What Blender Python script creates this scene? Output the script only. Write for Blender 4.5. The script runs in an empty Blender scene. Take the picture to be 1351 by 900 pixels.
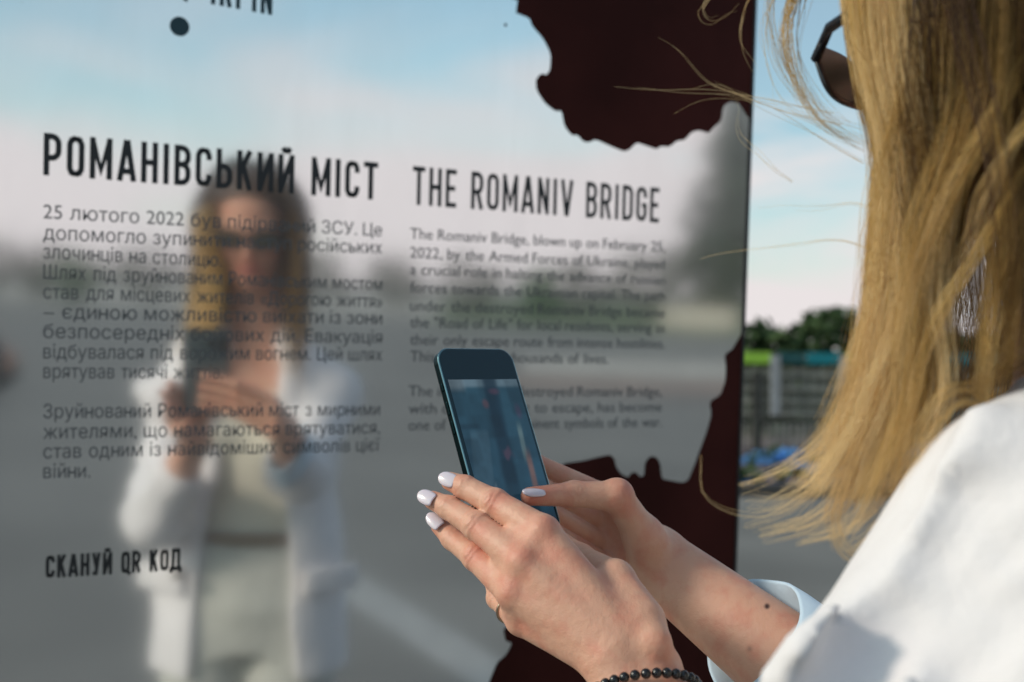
import bpy, math, random
import numpy as np
from mathutils import Matrix, Vector
random.seed(7); rng = np.random.default_rng(7)
R_ = math.radians
scn = bpy.context.scene
COL = scn.collection

# ------------------------------------------------------------------ camera
F, W, H = 1500.0, 1351.0, 900.0
PITCH, ROLL, CH = R_(0.9), R_(0.4), 1.38
C0 = np.array([0, 0, CH])
FW = np.array([0, math.cos(PITCH), math.sin(PITCH)])
_r0 = np.array([1.0, 0, 0]); _u0 = np.array([0, -math.sin(PITCH), math.cos(PITCH)])
RT = _r0*math.cos(ROLL) + _u0*math.sin(ROLL)
UP = _u0*math.cos(ROLL) - _r0*math.sin(ROLL)
def ray(x, y): return FW + RT*((x-675.5)/F) + UP*((450-y)/F)
def P(x, y, z): return C0 + ray(x, y)*z
def proj(X):
    q = np.asarray(X)-C0; z = q@FW
    return np.stack([675.5+F*(q@RT)/z, 450-F*(q@UP)/z, z], -1)
cam = bpy.data.cameras.new('camera'); camo = bpy.data.objects.new('camera', cam); COL.objects.link(camo)
cam.sensor_width = 36; cam.lens = 36*F/W; cam.clip_start = 0.02; cam.clip_end = 2000
camo.matrix_world = Matrix(((RT[0], UP[0], -FW[0], 0), (RT[1], UP[1], -FW[1], 0), (RT[2], UP[2], -FW[2], CH), (0, 0, 0, 1)))
cam.dof.use_dof = True; cam.dof.focus_distance = 0.84; cam.dof.aperture_fstop = 5.2
scn.camera = camo

# ------------------------------------------------------------------ world + sun
SUN_DIR = np.array([-0.86, -0.13, 0.52]); SUN_DIR /= np.linalg.norm(SUN_DIR)
SUN_EL = math.asin(SUN_DIR[2]); SUN_AZ = math.atan2(SUN_DIR[0], SUN_DIR[1])
wd = bpy.data.worlds.new('World'); scn.world = wd; wd.use_nodes = True
nt = wd.node_tree; nt.nodes.clear()
def N(t, typ, **kw):
    n = t.nodes.new(typ)
    for k, v in kw.items():
        if k.startswith('i_'):
            key = k[2:]
            key = int(key) if key.isdigit() else key.replace('_', ' ')
            n.inputs[key].default_value = v
        else: setattr(n, k, v)
    return n
def L(t, a, b): t.links.new(a, b)
wo = N(nt, 'ShaderNodeOutputWorld'); bg = N(nt, 'ShaderNodeBackground'); bg.inputs[1].default_value = 0.11
sky = N(nt, 'ShaderNodeTexSky'); sky.sky_type = 'NISHITA'; sky.sun_disc = False
sky.sun_elevation = SUN_EL; sky.sun_rotation = SUN_AZ; sky.air_density = 1.0; sky.dust_density = 1.2; sky.ozone_density = 1.0
tc = N(nt, 'ShaderNodeTexCoord'); sp = N(nt, 'ShaderNodeSeparateXYZ'); L(nt, tc.outputs['Generated'], sp.inputs[0])
mp = N(nt, 'ShaderNodeMapping'); mp.inputs['Scale'].default_value = (1.6, 1.6, 6.0); mp.inputs['Location'].default_value = (0.3, 1.1, 0.35)
L(nt, tc.outputs['Generated'], mp.inputs[0])
nz = N(nt, 'ShaderNodeTexNoise'); nz.inputs['Scale'].default_value = 2.1; nz.inputs['Detail'].default_value = 7; nz.inputs['Roughness'].default_value = 0.55; nz.inputs['Distortion'].default_value = 0.4
L(nt, mp.outputs[0], nz.inputs['Vector'])
# clouds gather near the horizon
hz = N(nt, 'ShaderNodeMapRange'); hz.inputs['From Min'].default_value = 0.05; hz.inputs['From Max'].default_value = 0.30; hz.inputs['To Min'].default_value = 0.315; hz.inputs['To Max'].default_value = -0.20
L(nt, sp.outputs[2], hz.inputs['Value'])
ad = N(nt, 'ShaderNodeMath', operation='ADD'); L(nt, nz.outputs['Fac'], ad.inputs[0]); L(nt, hz.outputs[0], ad.inputs[1])
rp = N(nt, 'ShaderNodeValToRGB'); rp.color_ramp.elements[0].color = (0.17, 0.17, 0.17, 1); rp.color_ramp.elements[0].position = 0.44; rp.color_ramp.elements[1].position = 0.72
L(nt, ad.outputs[0], rp.inputs[0])
skm = N(nt, 'ShaderNodeMix', data_type='RGBA', blend_type='MULTIPLY'); skm.inputs[0].default_value = 1.0
L(nt, sky.outputs[0], skm.inputs[6]); skm.inputs[7].default_value = (1.22, 1.58, 1.42, 1)
cm = N(nt, 'ShaderNodeMix', data_type='RGBA'); L(nt, rp.outputs[0], cm.inputs[0]); L(nt, skm.outputs[2], cm.inputs[6]); cm.inputs[7].default_value = (7.5, 7.0, 7.0, 1)
L(nt, cm.outputs[2], bg.inputs[0]); L(nt, bg.outputs[0], wo.inputs[0])
sl = bpy.data.lights.new('sun', 'SUN'); sl.energy = 2.2; sl.angle = R_(10.0); sl.color = (1.0, 0.88, 0.74)
so = bpy.data.objects.new('sun', sl); COL.objects.link(so); so.location = (-8, -5, 9)
so.rotation_euler = Vector(SUN_DIR).to_track_quat('Z', 'Y').to_euler()
vs = scn.view_settings; vs.view_transform = 'Standard'; vs.look = 'None'; vs.exposure = 0.0; vs.gamma = 1.0; vs.use_curve_mapping = False
scn.cycles.use_denoising = True; scn.cycles.max_bounces = 8; scn.cycles.transparent_max_bounces = 16

# ------------------------------------------------------------------ helpers
BASE = {}
def tag(o, label=None, cat=None, group=None, kind=None):
    if label: o['label'] = label
    if cat: o['category'] = cat
    if group: o['group'] = group
    if kind: o['kind'] = kind
    return o
def root_of(o):
    while o.parent: o = o.parent
    return o
def empty(name, loc, label, cat, group=None):
    o = bpy.data.objects.new(name, None); COL.objects.link(o); o.location = tuple(loc); o.empty_display_size = 0.1
    return tag(o, label, cat, group)
def build(name, V, Fc, mats, parent=None, smooth=True, base=None, mat_idx=None, attrs=None):
    """V in world space; the mesh is stored relative to its root's base"""
    V = np.asarray(V, float)
    off = np.array(root_of(parent).location) if parent else (np.array(base) if base is not None else np.zeros(3))
    me = bpy.data.meshes.new(name)
    if isinstance(Fc, np.ndarray):
        n, k = Fc.shape
        me.vertices.add(len(V)); me.vertices.foreach_set('co', (V-off).astype(np.float32).ravel())
        me.loops.add(n*k); me.loops.foreach_set('vertex_index', Fc.astype(np.int32).ravel())
        me.polygons.add(n); me.polygons.foreach_set('loop_start', np.arange(0, n*k, k, dtype=np.int32))
        me.update(calc_edges=True)
    else:
        me.from_pydata((V-off).tolist(), [], Fc); me.update()
    if not isinstance(mats, (list, tuple)): mats = [mats]
    for m in mats: me.materials.append(m)
    if mat_idx is not None: me.polygons.foreach_set('material_index', np.asarray(mat_idx, np.int32))
    me.polygons.foreach_set('use_smooth', np.full(len(me.polygons), smooth))
    for nm, (typ, dat) in (attrs or {}).items():
        a = me.attributes.new(nm, typ, 'POINT')
        a.data.foreach_set('value' if typ == 'FLOAT' else 'color', np.asarray(dat, np.float32).ravel())
    me.validate()
    o = bpy.data.objects.new(name, me); COL.objects.link(o)
    if parent: o.parent = parent
    elif base is not None: o.location = tuple(base)
    return o
class MB:
    def __init__(s): s.V = []; s.F = []; s.mi = []
    def add(s, V, Fc, mi=0):
        k = len(s.V); s.V += [tuple(v) for v in V]; s.F += [tuple(i+k for i in f) for f in Fc]; s.mi += [mi]*len(Fc); return s
    def box(s, c, size, M=None, mi=0, bev=0.0):
        hx, hy, hz = [x/2 for x in size]
        if bev:
            import bmesh
            bm = bmesh.new(); bmesh.ops.create_cube(bm, size=1.0)
            for v in bm.verts: v.co = Vector((v.co.x*2*hx, v.co.y*2*hy, v.co.z*2*hz))
            bmesh.ops.bevel(bm, geom=list(bm.edges), offset=bev, segments=2, affect='EDGES', profile=0.5)
            V = [tuple(v.co) for v in bm.verts]; Fc = [[v.index for v in f.verts] for f in bm.faces]; bm.free()
        else:
            V = [(x, y, z) for x in (-hx, hx) for y in (-hy, hy) for z in (-hz, hz)]
            Fc = [(0, 1, 3, 2), (4, 6, 7, 5), (0, 4, 5, 1), (2, 3, 7, 6), (0, 2, 6, 4), (1, 5, 7, 3)]
        V = np.array(V)
        if M is not None: V = V @ np.array(M).T
        return s.add(V+np.array(c), Fc, mi)
    def tube(s, pts, rad, n=10, closed=False, mi=0):
        pts = np.asarray(pts, float); m = len(pts); rad = np.broadcast_to(np.asarray(rad, float), (m,))
        T = np.gradient(pts, axis=0) if not closed else np.roll(pts, -1, 0)-np.roll(pts, 1, 0)
        T /= np.linalg.norm(T, axis=1)[:, None]+1e-12
        a = np.array([0, 0, 1.0]) if abs(T[0][2]) < 0.9 else np.array([1.0, 0, 0])
        nrm = np.cross(T[0], a); nrm /= np.linalg.norm(nrm); V = []
        for i in range(m):
            nrm = nrm-T[i]*(nrm@T[i]); nrm /= np.linalg.norm(nrm); b = np.cross(T[i], nrm)
            for k in range(n):
                t = 2*math.pi*k/n; V.append(pts[i]+rad[i]*(math.cos(t)*nrm+math.sin(t)*b))
        Fc = []
        for i in range(m if closed else m-1):
            j = (i+1) % m
            for k in range(n): Fc.append((i*n+k, i*n+(k+1) % n, j*n+(k+1) % n, j*n+k))
        if not closed: Fc += [tuple(range(n))[::-1], tuple((m-1)*n+k for k in range(n))]
        return s.add(V, Fc, mi)
    def ell(s, c, r, M=None, nu=16, nv=10, mi=0):
        V = []; Fc = []
        for j in range(nv+1):
            ph = math.pi*j/nv
            for i in range(nu):
                th = 2*math.pi*i/nu; V.append((r[0]*math.sin(ph)*math.cos(th), r[1]*math.sin(ph)*math.sin(th), r[2]*math.cos(ph)))
        V = np.array(V)
        if M is not None: V = V @ np.array(M).T
        for j in range(nv):
            for i in range(nu):
                a, b = j*nu+i, j*nu+(i+1) % nu
                if j == 0: Fc.append((a, a+nu, b+nu))
                elif j == nv-1: Fc.append((a, a+nu, b))
                else: Fc.append((a, a+nu, b+nu, b))
        return s.add(V+np.array(c), Fc, mi)
    def done(s, name, mats, parent=None, smooth=True, base=None):
        return build(name, s.V, s.F, mats, parent, smooth, base, s.mi)

def mat(name, col, rough=0.6, metal=0.0, spec=0.5, var=0.0, vscale=8.0, bump=0.0, bscale=60.0, col2=None, sss=0.0, coat=0.0, detail=5):
    m = bpy.data.materials.new(name); m.use_nodes = True; t = m.node_tree; b = t.nodes['Principled BSDF']
    b.inputs['Base Color'].default_value = (*col, 1); b.inputs['Roughness'].default_value = rough; b.inputs['Metallic'].default_value = metal
    b.inputs['Specular IOR Level'].default_value = spec
    if coat: b.inputs['Coat Weight'].default_value = coat; b.inputs['Coat Roughness'].default_value = 0.05
    if sss:
        b.inputs['Subsurface Weight'].default_value = sss; b.inputs['Subsurface Radius'].default_value = (1.0, 0.35, 0.2); b.inputs['Subsurface Scale'].default_value = 0.006
    c = N(t, 'ShaderNodeTexCoord')
    if var or col2:
        n1 = N(t, 'ShaderNodeTexNoise'); n1.inputs['Scale'].default_value = vscale; n1.inputs['Detail'].default_value = detail; L(t, c.outputs['Object'], n1.inputs['Vector'])
        r = N(t, 'ShaderNodeValToRGB'); r.color_ramp.elements[0].position = 0.35; r.color_ramp.elements[1].position = 0.65
        c2 = col2 or tuple(min(1, x*(1+var)) for x in col)
        c1 = col if col2 else tuple(x*(1-var) for x in col)
        r.color_ramp.elements[0].color = (*c1, 1); r.color_ramp.elements[1].color = (*c2, 1)
        L(t, n1.outputs['Fac'], r.inputs[0]); L(t, r.outputs[0], b.inputs['Base Color'])
    if bump:
        n2 = N(t, 'ShaderNodeTexNoise'); n2.inputs['Scale'].default_value = bscale; n2.inputs['Detail'].default_value = 4; L(t, c.outputs['Object'], n2.inputs['Vector'])
        bp = N(t, 'ShaderNodeBump'); bp.inputs['Strength'].default_value = bump; bp.inputs['Distance'].default_value = 0.2/bscale; L(t, n2.outputs['Fac'], bp.inputs['Height']); L(t, bp.outputs[0], b.inputs['Normal'])
    return m

# ---- implicit surfaces
def cap(p, a, b, ra, rb):
    a = np.asarray(a, float); b = np.asarray(b, float); ab = b-a
    t = np.clip(((p-a)@ab)/(ab@ab+1e-12), 0, 1)
    q = p-a-t[:, None]*ab
    return np.sqrt((q*q).sum(1))-(ra+t*(rb-ra))
def ells(p, c, r):
    q = (p-np.asarray(c))/np.asarray(r); k = np.sqrt((q*q).sum(1)); g = np.sqrt(((q/np.asarray(r))**2).sum(1))
    return k*(k-1)/(g+1e-9)
def smin(a, b, k):
    h = np.clip(0.5+0.5*(b-a)/k, 0, 1); return b*(1-h)+a*h-k*h*(1-h)
def smax(a, b, k): return -smin(-a, -b, k)
def isomesh(f, lo, hi, h, band=2.4):
    """block-sparse naive surface nets"""
    lo = np.asarray(lo, float); hi = np.asarray(hi, float)
    B = 4; nb = np.ceil((hi-lo)/(h*B)).astype(int); n = nb*B+1
    cx = [lo[i]+(np.arange(nb[i])+0.5)*h*B for i in range(3)]
    G = np.stack(np.meshgrid(*cx, indexing='ij'), -1).reshape(-1, 3)
    dc = f(G).reshape(nb)
    near = np.abs(dc) < band*h*B
    S = np.repeat(np.repeat(np.repeat(dc, B, 0), B, 1), B, 2); S = np.pad(S, ((0, 1),)*3, mode='edge')
    K = np.repeat(np.repeat(np.repeat(near, B, 0), B, 1), B, 2); K = np.pad(K, ((0, 1),)*3, mode='edge')
    for ax in range(3):
        K2 = K.copy(); sl1 = [slice(None)]*3; sl2 = [slice(None)]*3; sl1[ax] = slice(1, None); sl2[ax] = slice(None, -1)
        K2[tuple(sl1)] |= K[tuple(sl2)]; K = K2
    idx = np.argwhere(K); pts = lo+idx*h
    vals = np.concatenate([f(pts[i:i+200000]) for i in range(0, len(pts), 200000)])
    S[tuple(idx.T)] = vals
    ins = S < 0
    cs = [(i, j, k) for i in (0, 1) for j in (0, 1) for k in (0, 1)]
    m = n-1
    cnt = np.zeros(m, np.int8)
    for i, j, k in cs: cnt += ins[i:i+m[0], j:j+m[1], k:k+m[2]]
    cell = np.argwhere((cnt > 0) & (cnt < 8))
    vid = np.full(m, -1, np.int64); vid[tuple(cell.T)] = np.arange(len(cell))
    acc = np.zeros((len(cell), 3)); w = np.zeros(len(cell))
    for a in range(8):
        for b in range(a+1, 8):
            ca, cb = np.array(cs[a]), np.array(cs[b])
            if np.abs(ca-cb).sum() != 1: continue
            va = S[tuple((cell+ca).T)]; vb = S[tuple((cell+cb).T)]
            x = (va < 0) != (vb < 0); t = np.where(x, va/np.where(x, va-vb, 1), 0)
            acc += np.where(x[:, None], ca+t[:, None]*(cb-ca), 0); w += x
    V = lo+(cell+acc/w[:, None])*h
    Q = []
    for ax in range(3):
        o1, o2 = [(1, 2), (2, 0), (0, 1)][ax]
        d = np.zeros(3, int); d[ax] = 1
        sa = ins[:n[0]-d[0], :n[1]-d[1], :n[2]-d[2]]; sb = ins[d[0]:, d[1]:, d[2]:]
        e = np.argwhere(sa != sb)
        e = e[(e[:, o1] > 0) & (e[:, o2] > 0) & (e[:, o1] < m[o1]) & (e[:, o2] < m[o2])]
        u = np.zeros(3, int); u[o1] = 1; v = np.zeros(3, int); v[o2] = 1
        q = np.stack([vid[tuple((e-u-v).T)], vid[tuple((e-v).T)], vid[tuple(e.T)], vid[tuple((e-u).T)]], 1)
        fl = ~sa[tuple(e.T)]
        q[fl] = q[fl][:, ::-1]; Q.append(q)
    Q = np.concatenate(Q); Q = Q[(Q >= 0).all(1)]
    return V, Q
def nrm(v): v = np.asarray(v, float); return v/np.linalg.norm(v)

# ------------------------------------------------------------------ mirror sign frame
PSI, TAU, D = R_(26.0), R_(2.0), 1.3965
PN = np.array([-math.sin(PSI)*math.cos(TAU), math.cos(PSI)*math.cos(TAU), math.sin(TAU)])   # into the sign
PU = np.array([math.cos(PSI), math.sin(PSI), 0.0]); PV = np.cross(PU, PN); PV = PV if PV[2] > 0 else -PV
def onp(x, y):
    d = ray(x, y); q = d*(D/(d@PN)); return np.array([q@PU, q@PV])
def SP(u, v, w=0.0): return C0+PU*u+PV*v+PN*(D-w)          # w towards the viewer
def mir(X): q = np.asarray(X)-C0; return C0+q+2*(D-q@PN)[..., None]*PN if np.ndim(X) > 1 else C0+q+2*(D-q@PN)*PN
def mray(x, y):
    d = ray(x, y); k = D/(d@PN); return C0+d*k, d-2*(d@PN)*PN
def GM(x, y, z=0.0):                                        # ground point seen in the mirror at a pixel
    o, d = mray(x, y); t = (z-o[2])/d[2]; return o+d*t
def MD(x, dist, z=0.0):
    o, d = mray(x, 368); h = nrm([d[0], d[1], 0]); q = np.array([0, 0, 0])+0*h
    p = o+h*dist; p[2] = z; return p
def GD(x, y, z=0.0):
    d = ray(x, y); t = (z-CH)/d[2]; return C0+d*t

# ------------------------------------------------------------------ ground and setting
def ground_mat():
    m = mat('asphalt', (0.095, 0.098, 0.098), rough=0.9, var=0.0, bump=0.5, bscale=90)
    t = m.node_tree; b = t.nodes['Principled BSDF']; c = N(t, 'ShaderNodeTexCoord')
    n1 = N(t, 'ShaderNodeTexNoise'); n1.inputs['Scale'].default_value = 0.5; n1.inputs['Detail'].default_value = 8; L(t, c.outputs['Object'], n1.inputs['Vector'])
    n2 = N(t, 'ShaderNodeTexNoise'); n2.inputs['Scale'].default_value = 70; n2.inputs['Detail'].default_value = 2; L(t, c.outputs['Object'], n2.inputs['Vector'])
    r1 = N(t, 'ShaderNodeValToRGB'); r1.color_ramp.elements[0].color = (0.112, 0.107, 0.098, 1); r1.color_ramp.elements[1].color = (0.195, 0.187, 0.172, 1)
    r1.color_ramp.elements[0].position = 0.3; r1.color_ramp.elements[1].position = 0.7
    L(t, n1.outputs['Fac'], r1.inputs[0])
    mx = N(t, 'ShaderNodeMix', data_type='RGBA', blend_type='OVERLAY'); mx.inputs[0].default_value = 0.5
    L(t, r1.outputs[0], mx.inputs[6]); L(t, n2.outputs['Fac'], mx.inputs[7]); L(t, mx.outputs[2], b.inputs['Base Color'])
    return m
M_asph = ground_mat()
gb = build('asphalt_ground', [(-900, -900, 0), (900, -900, 0), (900, 900, 0), (-900, 900, 0)], [(0, 1, 2, 3)], M_asph, smooth=False); tag(gb, kind='structure')
def sheet(name, pts, z, m, kind='structure'):
    V = [(p[0], p[1], z) for p in pts]; V2 = [(p[0], p[1], z-0.003) for p in pts]; n = len(pts)
    o = build(name, V, [tuple(range(n))], m, smooth=False)
    if o.data.polygons[0].normal.z < 0: o.data.flip_normals()
    return tag(o, kind=kind)
M_pave = mat('pale_paving', (0.42, 0.39, 0.34), 0.85, var=0.15, vscale=1.5)
M_soil = mat('bed_soil', (0.10, 0.075, 0.085), 0.95, var=0.35, vscale=5, bump=0.6, bscale=20)
M_brown = mat('brown_paving', (0.22, 0.15, 0.12), 0.9, var=0.2, vscale=2)
M_verge = mat('verge_grass', (0.07, 0.10, 0.035), 0.95, var=0.3, vscale=2, bump=0.6, bscale=30)
M_line = mat('road_paint', (0.33, 0.325, 0.31), 0.7, var=0.12, vscale=9)
M_kerb = mat('shaded_kerb_concrete', (0.06, 0.058, 0.055), 0.9, var=0.15, vscale=4, bump=0.3, bscale=60)  # concrete darkened: the kerb's shade is put into its colour
# seen in the mirror (horizon there: hor(x))
def hor(x): return 356+(x-57)*0.0383
def GH(x, dy): return GM(x, hor(x)+dy)
sheet('grass_verge', [GH(560, 16), GH(1300, 16), GH(1300, 58), GH(560, 50)], 0.004, M_verge)
sheet('far_pavement', [GH(-420, 20), GH(580, 19), GH(580, 42), GH(-420, 46)], 0.008, M_pave)
sheet('near_pavement', [GH(690, 92), GH(1250, 84), GH(1250, 108), GH(690, 112)], 0.004, M_pave)
sheet('brown_pavement', [GH(640, 116), GH(1250, 110), GH(1250, 134), GH(640, 132)], 0.008, M_brown)
a0, a1 = GM(470, 778), GM(700, 925); dd = nrm(np.array([a1[0]-a0[0], a1[1]-a0[1], 0])); pp = np.array([-dd[1], dd[0], 0])*0.12
sheet('road_line', [a0+pp-dd*1.2, a1+pp+dd, a1-pp+dd, a0-pp-dd*1.2], 0.004, M_line)
# bed beyond the asphalt, in front of the fence
KY = 11.6
sheet('bed_ground', [(-14, KY+0.15), (30, KY+0.15), (30, 19.5), (-14, 19.5)], 0.08, M_soil)
kb = MB(); kb.box((8, KY+0.05, 0.06), (44, 0.16, 0.12), bev=0.015); tag(kb.done('kerb', M_kerb, smooth=False), kind='structure')
sheet('lawn', [(-40, 19.5), (60, 19.5), (60, 140), (-40, 140)], 0.05, M_verge)

# ------------------------------------------------------------------ foliage
def leaf_mat(name, c1, c2):
    m = bpy.data.materials.new(name); m.use_nodes = True; t = m.node_tree; b = t.nodes['Principled BSDF']
    g = N(t, 'ShaderNodeNewGeometry'); r = N(t, 'ShaderNodeValToRGB'); r.color_ramp.elements[0].color = (*c1, 1); r.color_ramp.elements[1].color = (*c2, 1)
    L(t, g.outputs['Random Per Island'], r.inputs[0]); L(t, r.outputs[0], b.inputs['Base Color']); b.inputs['Roughness'].default_value = 0.8; b.inputs['Specular IOR Level'].default_value = 0.2
    tr = N(t, 'ShaderNodeBsdfTranslucent'); L(t, r.outputs[0], tr.inputs[0]); mx = N(t, 'ShaderNodeMixShader'); mx.inputs[0].default_value = 0.15
    o = t.nodes['Material Output']; L(t, b.outputs[0], mx.inputs[1]); L(t, tr.outputs[0], mx.inputs[2]); L(t, mx.outputs[0], o.inputs[0])
    return m
M_leaf_dark = leaf_mat('hedge_leaf', (0.022, 0.045, 0.018), (0.095, 0.15, 0.06))
M_leaf_mid = leaf_mat('bush_leaf', (0.035, 0.05, 0.03), (0.09, 0.11, 0.06))
M_leaf_green = leaf_mat('fresh_leaf', (0.03, 0.09, 0.03), (0.08, 0.20, 0.06))
M_leaf_grey = leaf_mat('conifer_needle', (0.09, 0.11, 0.095), (0.17, 0.20, 0.17))
M_bark = mat('bark', (0.10, 0.075, 0.055), 0.9, var=0.3, vscale=12, bump=0.6, bscale=25)
def leaves(centers, size, jitter=0.5):
    """one diamond leaf per centre, random orientation -> V, F"""
    n = len(centers); a = rng.normal(size=(n, 3)); a /= np.linalg.norm(a, axis=1)[:, None]
    b = np.cross(a, rng.normal(size=(n, 3))); b /= np.linalg.norm(b, axis=1)[:, None]
    s = size*(1-jitter/2+jitter*rng.random(n))[:, None]; c = np.cross(a, b)
    V = np.stack([centers-a*s, centers+b*s*0.45+c*s*0.1, centers+a*s, centers-b*s*0.45+c*s*0.1], 1).reshape(-1, 3)
    return V, np.arange(4*n).reshape(n, 4)
def crown_points(c, r, n, clumps=26, cone=False):
    cc = rng.normal(size=(clumps, 3)); cc /= np.linalg.norm(cc, axis=1)[:, None]; cc *= (0.45+0.5*rng.random(clumps))[:, None]
    if cone: z = rng.random(clumps)**1.3*2-1; cc = np.stack([cc[:, 0]*(1-z)/2*1.2, cc[:, 1]*(1-z)/2*1.2, z], 1)
    k = rng.integers(0, clumps, n); d = rng.normal(size=(n, 3)); d /= np.linalg.norm(d, axis=1)[:, None]
    rad = (0.16+0.18*rng.random(clumps))[k]*(0.5+0.5*rng.random(n))
    if cone: rad = rad*0.8
    return np.asarray(c)+(cc[k]+d*rad[:, None])*np.asarray(r)
def tree(name, base, height, rad, m, label, cat, group=None, cone=False, n=2200, leaf=None, trunk_r=None, low=0.15):
    base = np.asarray(base, float); e = empty(name, base, label, cat, group)
    tr = trunk_r or height*0.022; t = MB(); top = base+np.array([0, 0, height*0.85])
    k = np.linspace(0, 1, 8)[:, None]; pts = base*(1-k)+top*k+np.c_[np.sin(k*5)*0.02*height, np.cos(k*4)*0.015*height, 0*k]
    t.tube(pts, np.linspace(tr, tr*0.2, 8), 8)
    for i in range(9):
        h0 = 0.25+0.6*i/9; a = i*2.4; p0 = base+np.array([0, 0, height*h0]); q = p0+np.array([math.cos(a)*rad*0.7*(1-h0*0.6), math.sin(a)*rad*0.7*(1-h0*0.6), height*0.14])
        t.tube([p0, (p0+q)/2+np.array([0, 0, -0.02*height]), q], [tr*0.4, tr*0.28, tr*0.1], 6)
    t.done('trunk', M_bark, e)
    hh = height*(1-low)/2
    pts = crown_points(base+np.array([0, 0, height*low+hh]), (rad, rad, hh), n, cone=cone, clumps=44)
    V, Fc = leaves(pts, leaf or height*0.03); build('crown', V, Fc, m, e, smooth=False)
    return e

# hedge behind the fence (one clipped-but-ragged hedge)
HY = 21.0
hx = rng.uniform(-9, 24, 26000); bumps = 0.12*np.sin(hx*1.3)+0.10*np.sin(hx*3.1+1)+0.06*np.sin(hx*7.3)+0.32*np.exp(-((hx-5.75)/0.45)**2)+0.12*np.exp(-((hx-4.7)/0.3)**2)
hzz = rng.random(26000)**0.75*(1.86+bumps)
hc = np.stack([hx, HY+rng.normal(0, 0.30, 26000), 0.08+hzz], 1)
V, Fc = leaves(hc, 0.14)
hd = empty('hedge', (7, HY, 0.05), 'long ragged dark green hedge behind the grey slatted fence', 'hedge')
build('foliage', V, Fc, M_leaf_dark, hd, smooth=False)
st = MB()
for x in np.arange(-8.5, 24, 0.8): st.tube([(x, HY, 0.04), (x+0.05, HY+0.03, 0.7), (x-0.08, HY, 1.35)], [0.035, 0.025, 0.01], 6)
st.done('stems', M_bark, hd)

# ------------------------------------------------------------------ fence
FY = 16.5
M_wood = mat('weathered_slat', (0.24, 0.235, 0.19), 0.85, var=0.3, vscale=6, bump=0.3, bscale=30)
M_wood2 = mat('pale_slat', (0.36, 0.32, 0.27), 0.85, var=0.25, vscale=6)
M_post_d = mat('dark_post', (0.05, 0.05, 0.042), 0.8, var=0.2)
M_post_p = mat('pale_post', (0.33, 0.34, 0.34), 0.7, var=0.12)
M_lime = mat('lime_paint', (0.30, 0.55, 0.05), 0.6, var=0.1); M_teal = mat('teal_paint', (0.0, 0.21, 0.24), 0.5, var=0.1); M_teald = mat('dark_teal_paint', (0.01, 0.085, 0.085), 0.55, var=0.15)
def fx(px): return (px-675.5)/F*FY
def fz(py): return CH+(473.5-py)/F*FY
fe = empty('slatted_fence', (fx(1050), FY, 0.08), 'grey slatted fence with lime and teal top boards before the hedge', 'fence')
x0, x1 = -3.0, 14.0
rl = MB()
for py in (492, 510, 527, 542): rl.box(((x0+x1)/2, FY, fz(py)), (x1-x0, 0.05, 0.085))
rl.done('rails', M_wood, fe, smooth=False)
s1 = MB()
for x in np.arange(x0, x1, 0.145): s1.box((x, FY+0.045, (fz(482)+fz(553))/2), (0.105, 0.025, fz(482)-fz(553)))
s1.done('slats', M_wood, fe, smooth=False)
s2 = MB()
for x in np.arange(x0, x1, 0.10): s2.box((x, FY+0.04, (fz(556)+fz(588))/2), (0.06, 0.025, fz(556)-fz(588)))
s2.done('lower_slats', M_wood2, fe, smooth=False)
for i, px in enumerate((700, 790, 880, 998, 1180, 1300, 1400, 1500)):
    MB().box((fx(px), FY-0.05, (0.08+fz(488))/2), (0.12, 0.05, fz(488)-0.08), bev=0.008).done('post', M_post_d, fe, smooth=False)
for px in (1021, 1112, 1230, 1360):
    MB().box((fx(px), FY-0.10, (fz(545)+fz(466))/2), (0.14, 0.045, fz(466)-fz(545)), bev=0.008).done('pale_post', M_post_p, fe, smooth=False)
for a, b, m_ in ((640, 780, M_teal), (783, 900, M_lime), (903, 1017, M_lime), (1025, 1061, M_teald), (1063, 1107, M_teal), (1116, 1215, M_lime), (1218, 1330, M_teal), (1333, 1460, M_lime)):
    MB().box(((fx(a)+fx(b))/2, FY-0.06, fz(470)), (fx(b)-fx(a), 0.03, 0.165), bev=0.006).done('top_board', m_, fe, smooth=False)

# flower clumps in the bed
M_petal = mat('blue_petal', (0.17, 0.42, 0.80), 0.6, var=0.25, vscale=12); M_petal2 = mat('mauve_petal', (0.36, 0.33, 0.42), 0.7, var=0.25, vscale=12)
def clump(x, y, r, m, label):
    base = np.array([x, y, 0.08]); e = empty('flower_clump', base, label, 'flowers', 'flower clumps along the kerb')
    n = 260; p = rng.normal(size=(n, 3)); p /= np.linalg.norm(p, axis=1)[:, None]; p[:, 2] = np.abs(p[:, 2])
    V, Fc = leaves(base+p*np.array([r, r*0.6, r*0.62])*(0.8+0.25*rng.random((n, 1))), 0.05); build('blossoms', V, Fc, m, e, smooth=False)
    n = 90; p = rng.normal(size=(n, 3))*np.array([r*0.5, r*0.35, 0.05])+np.array([0, 0, 0.07])
    V, Fc = leaves(base+p, 0.07); build('leaves', V, Fc, M_leaf_dark, e, smooth=False)
def gxy(px, py): p = GD(px, py, 0.08); return p[0], p[1]
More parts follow.
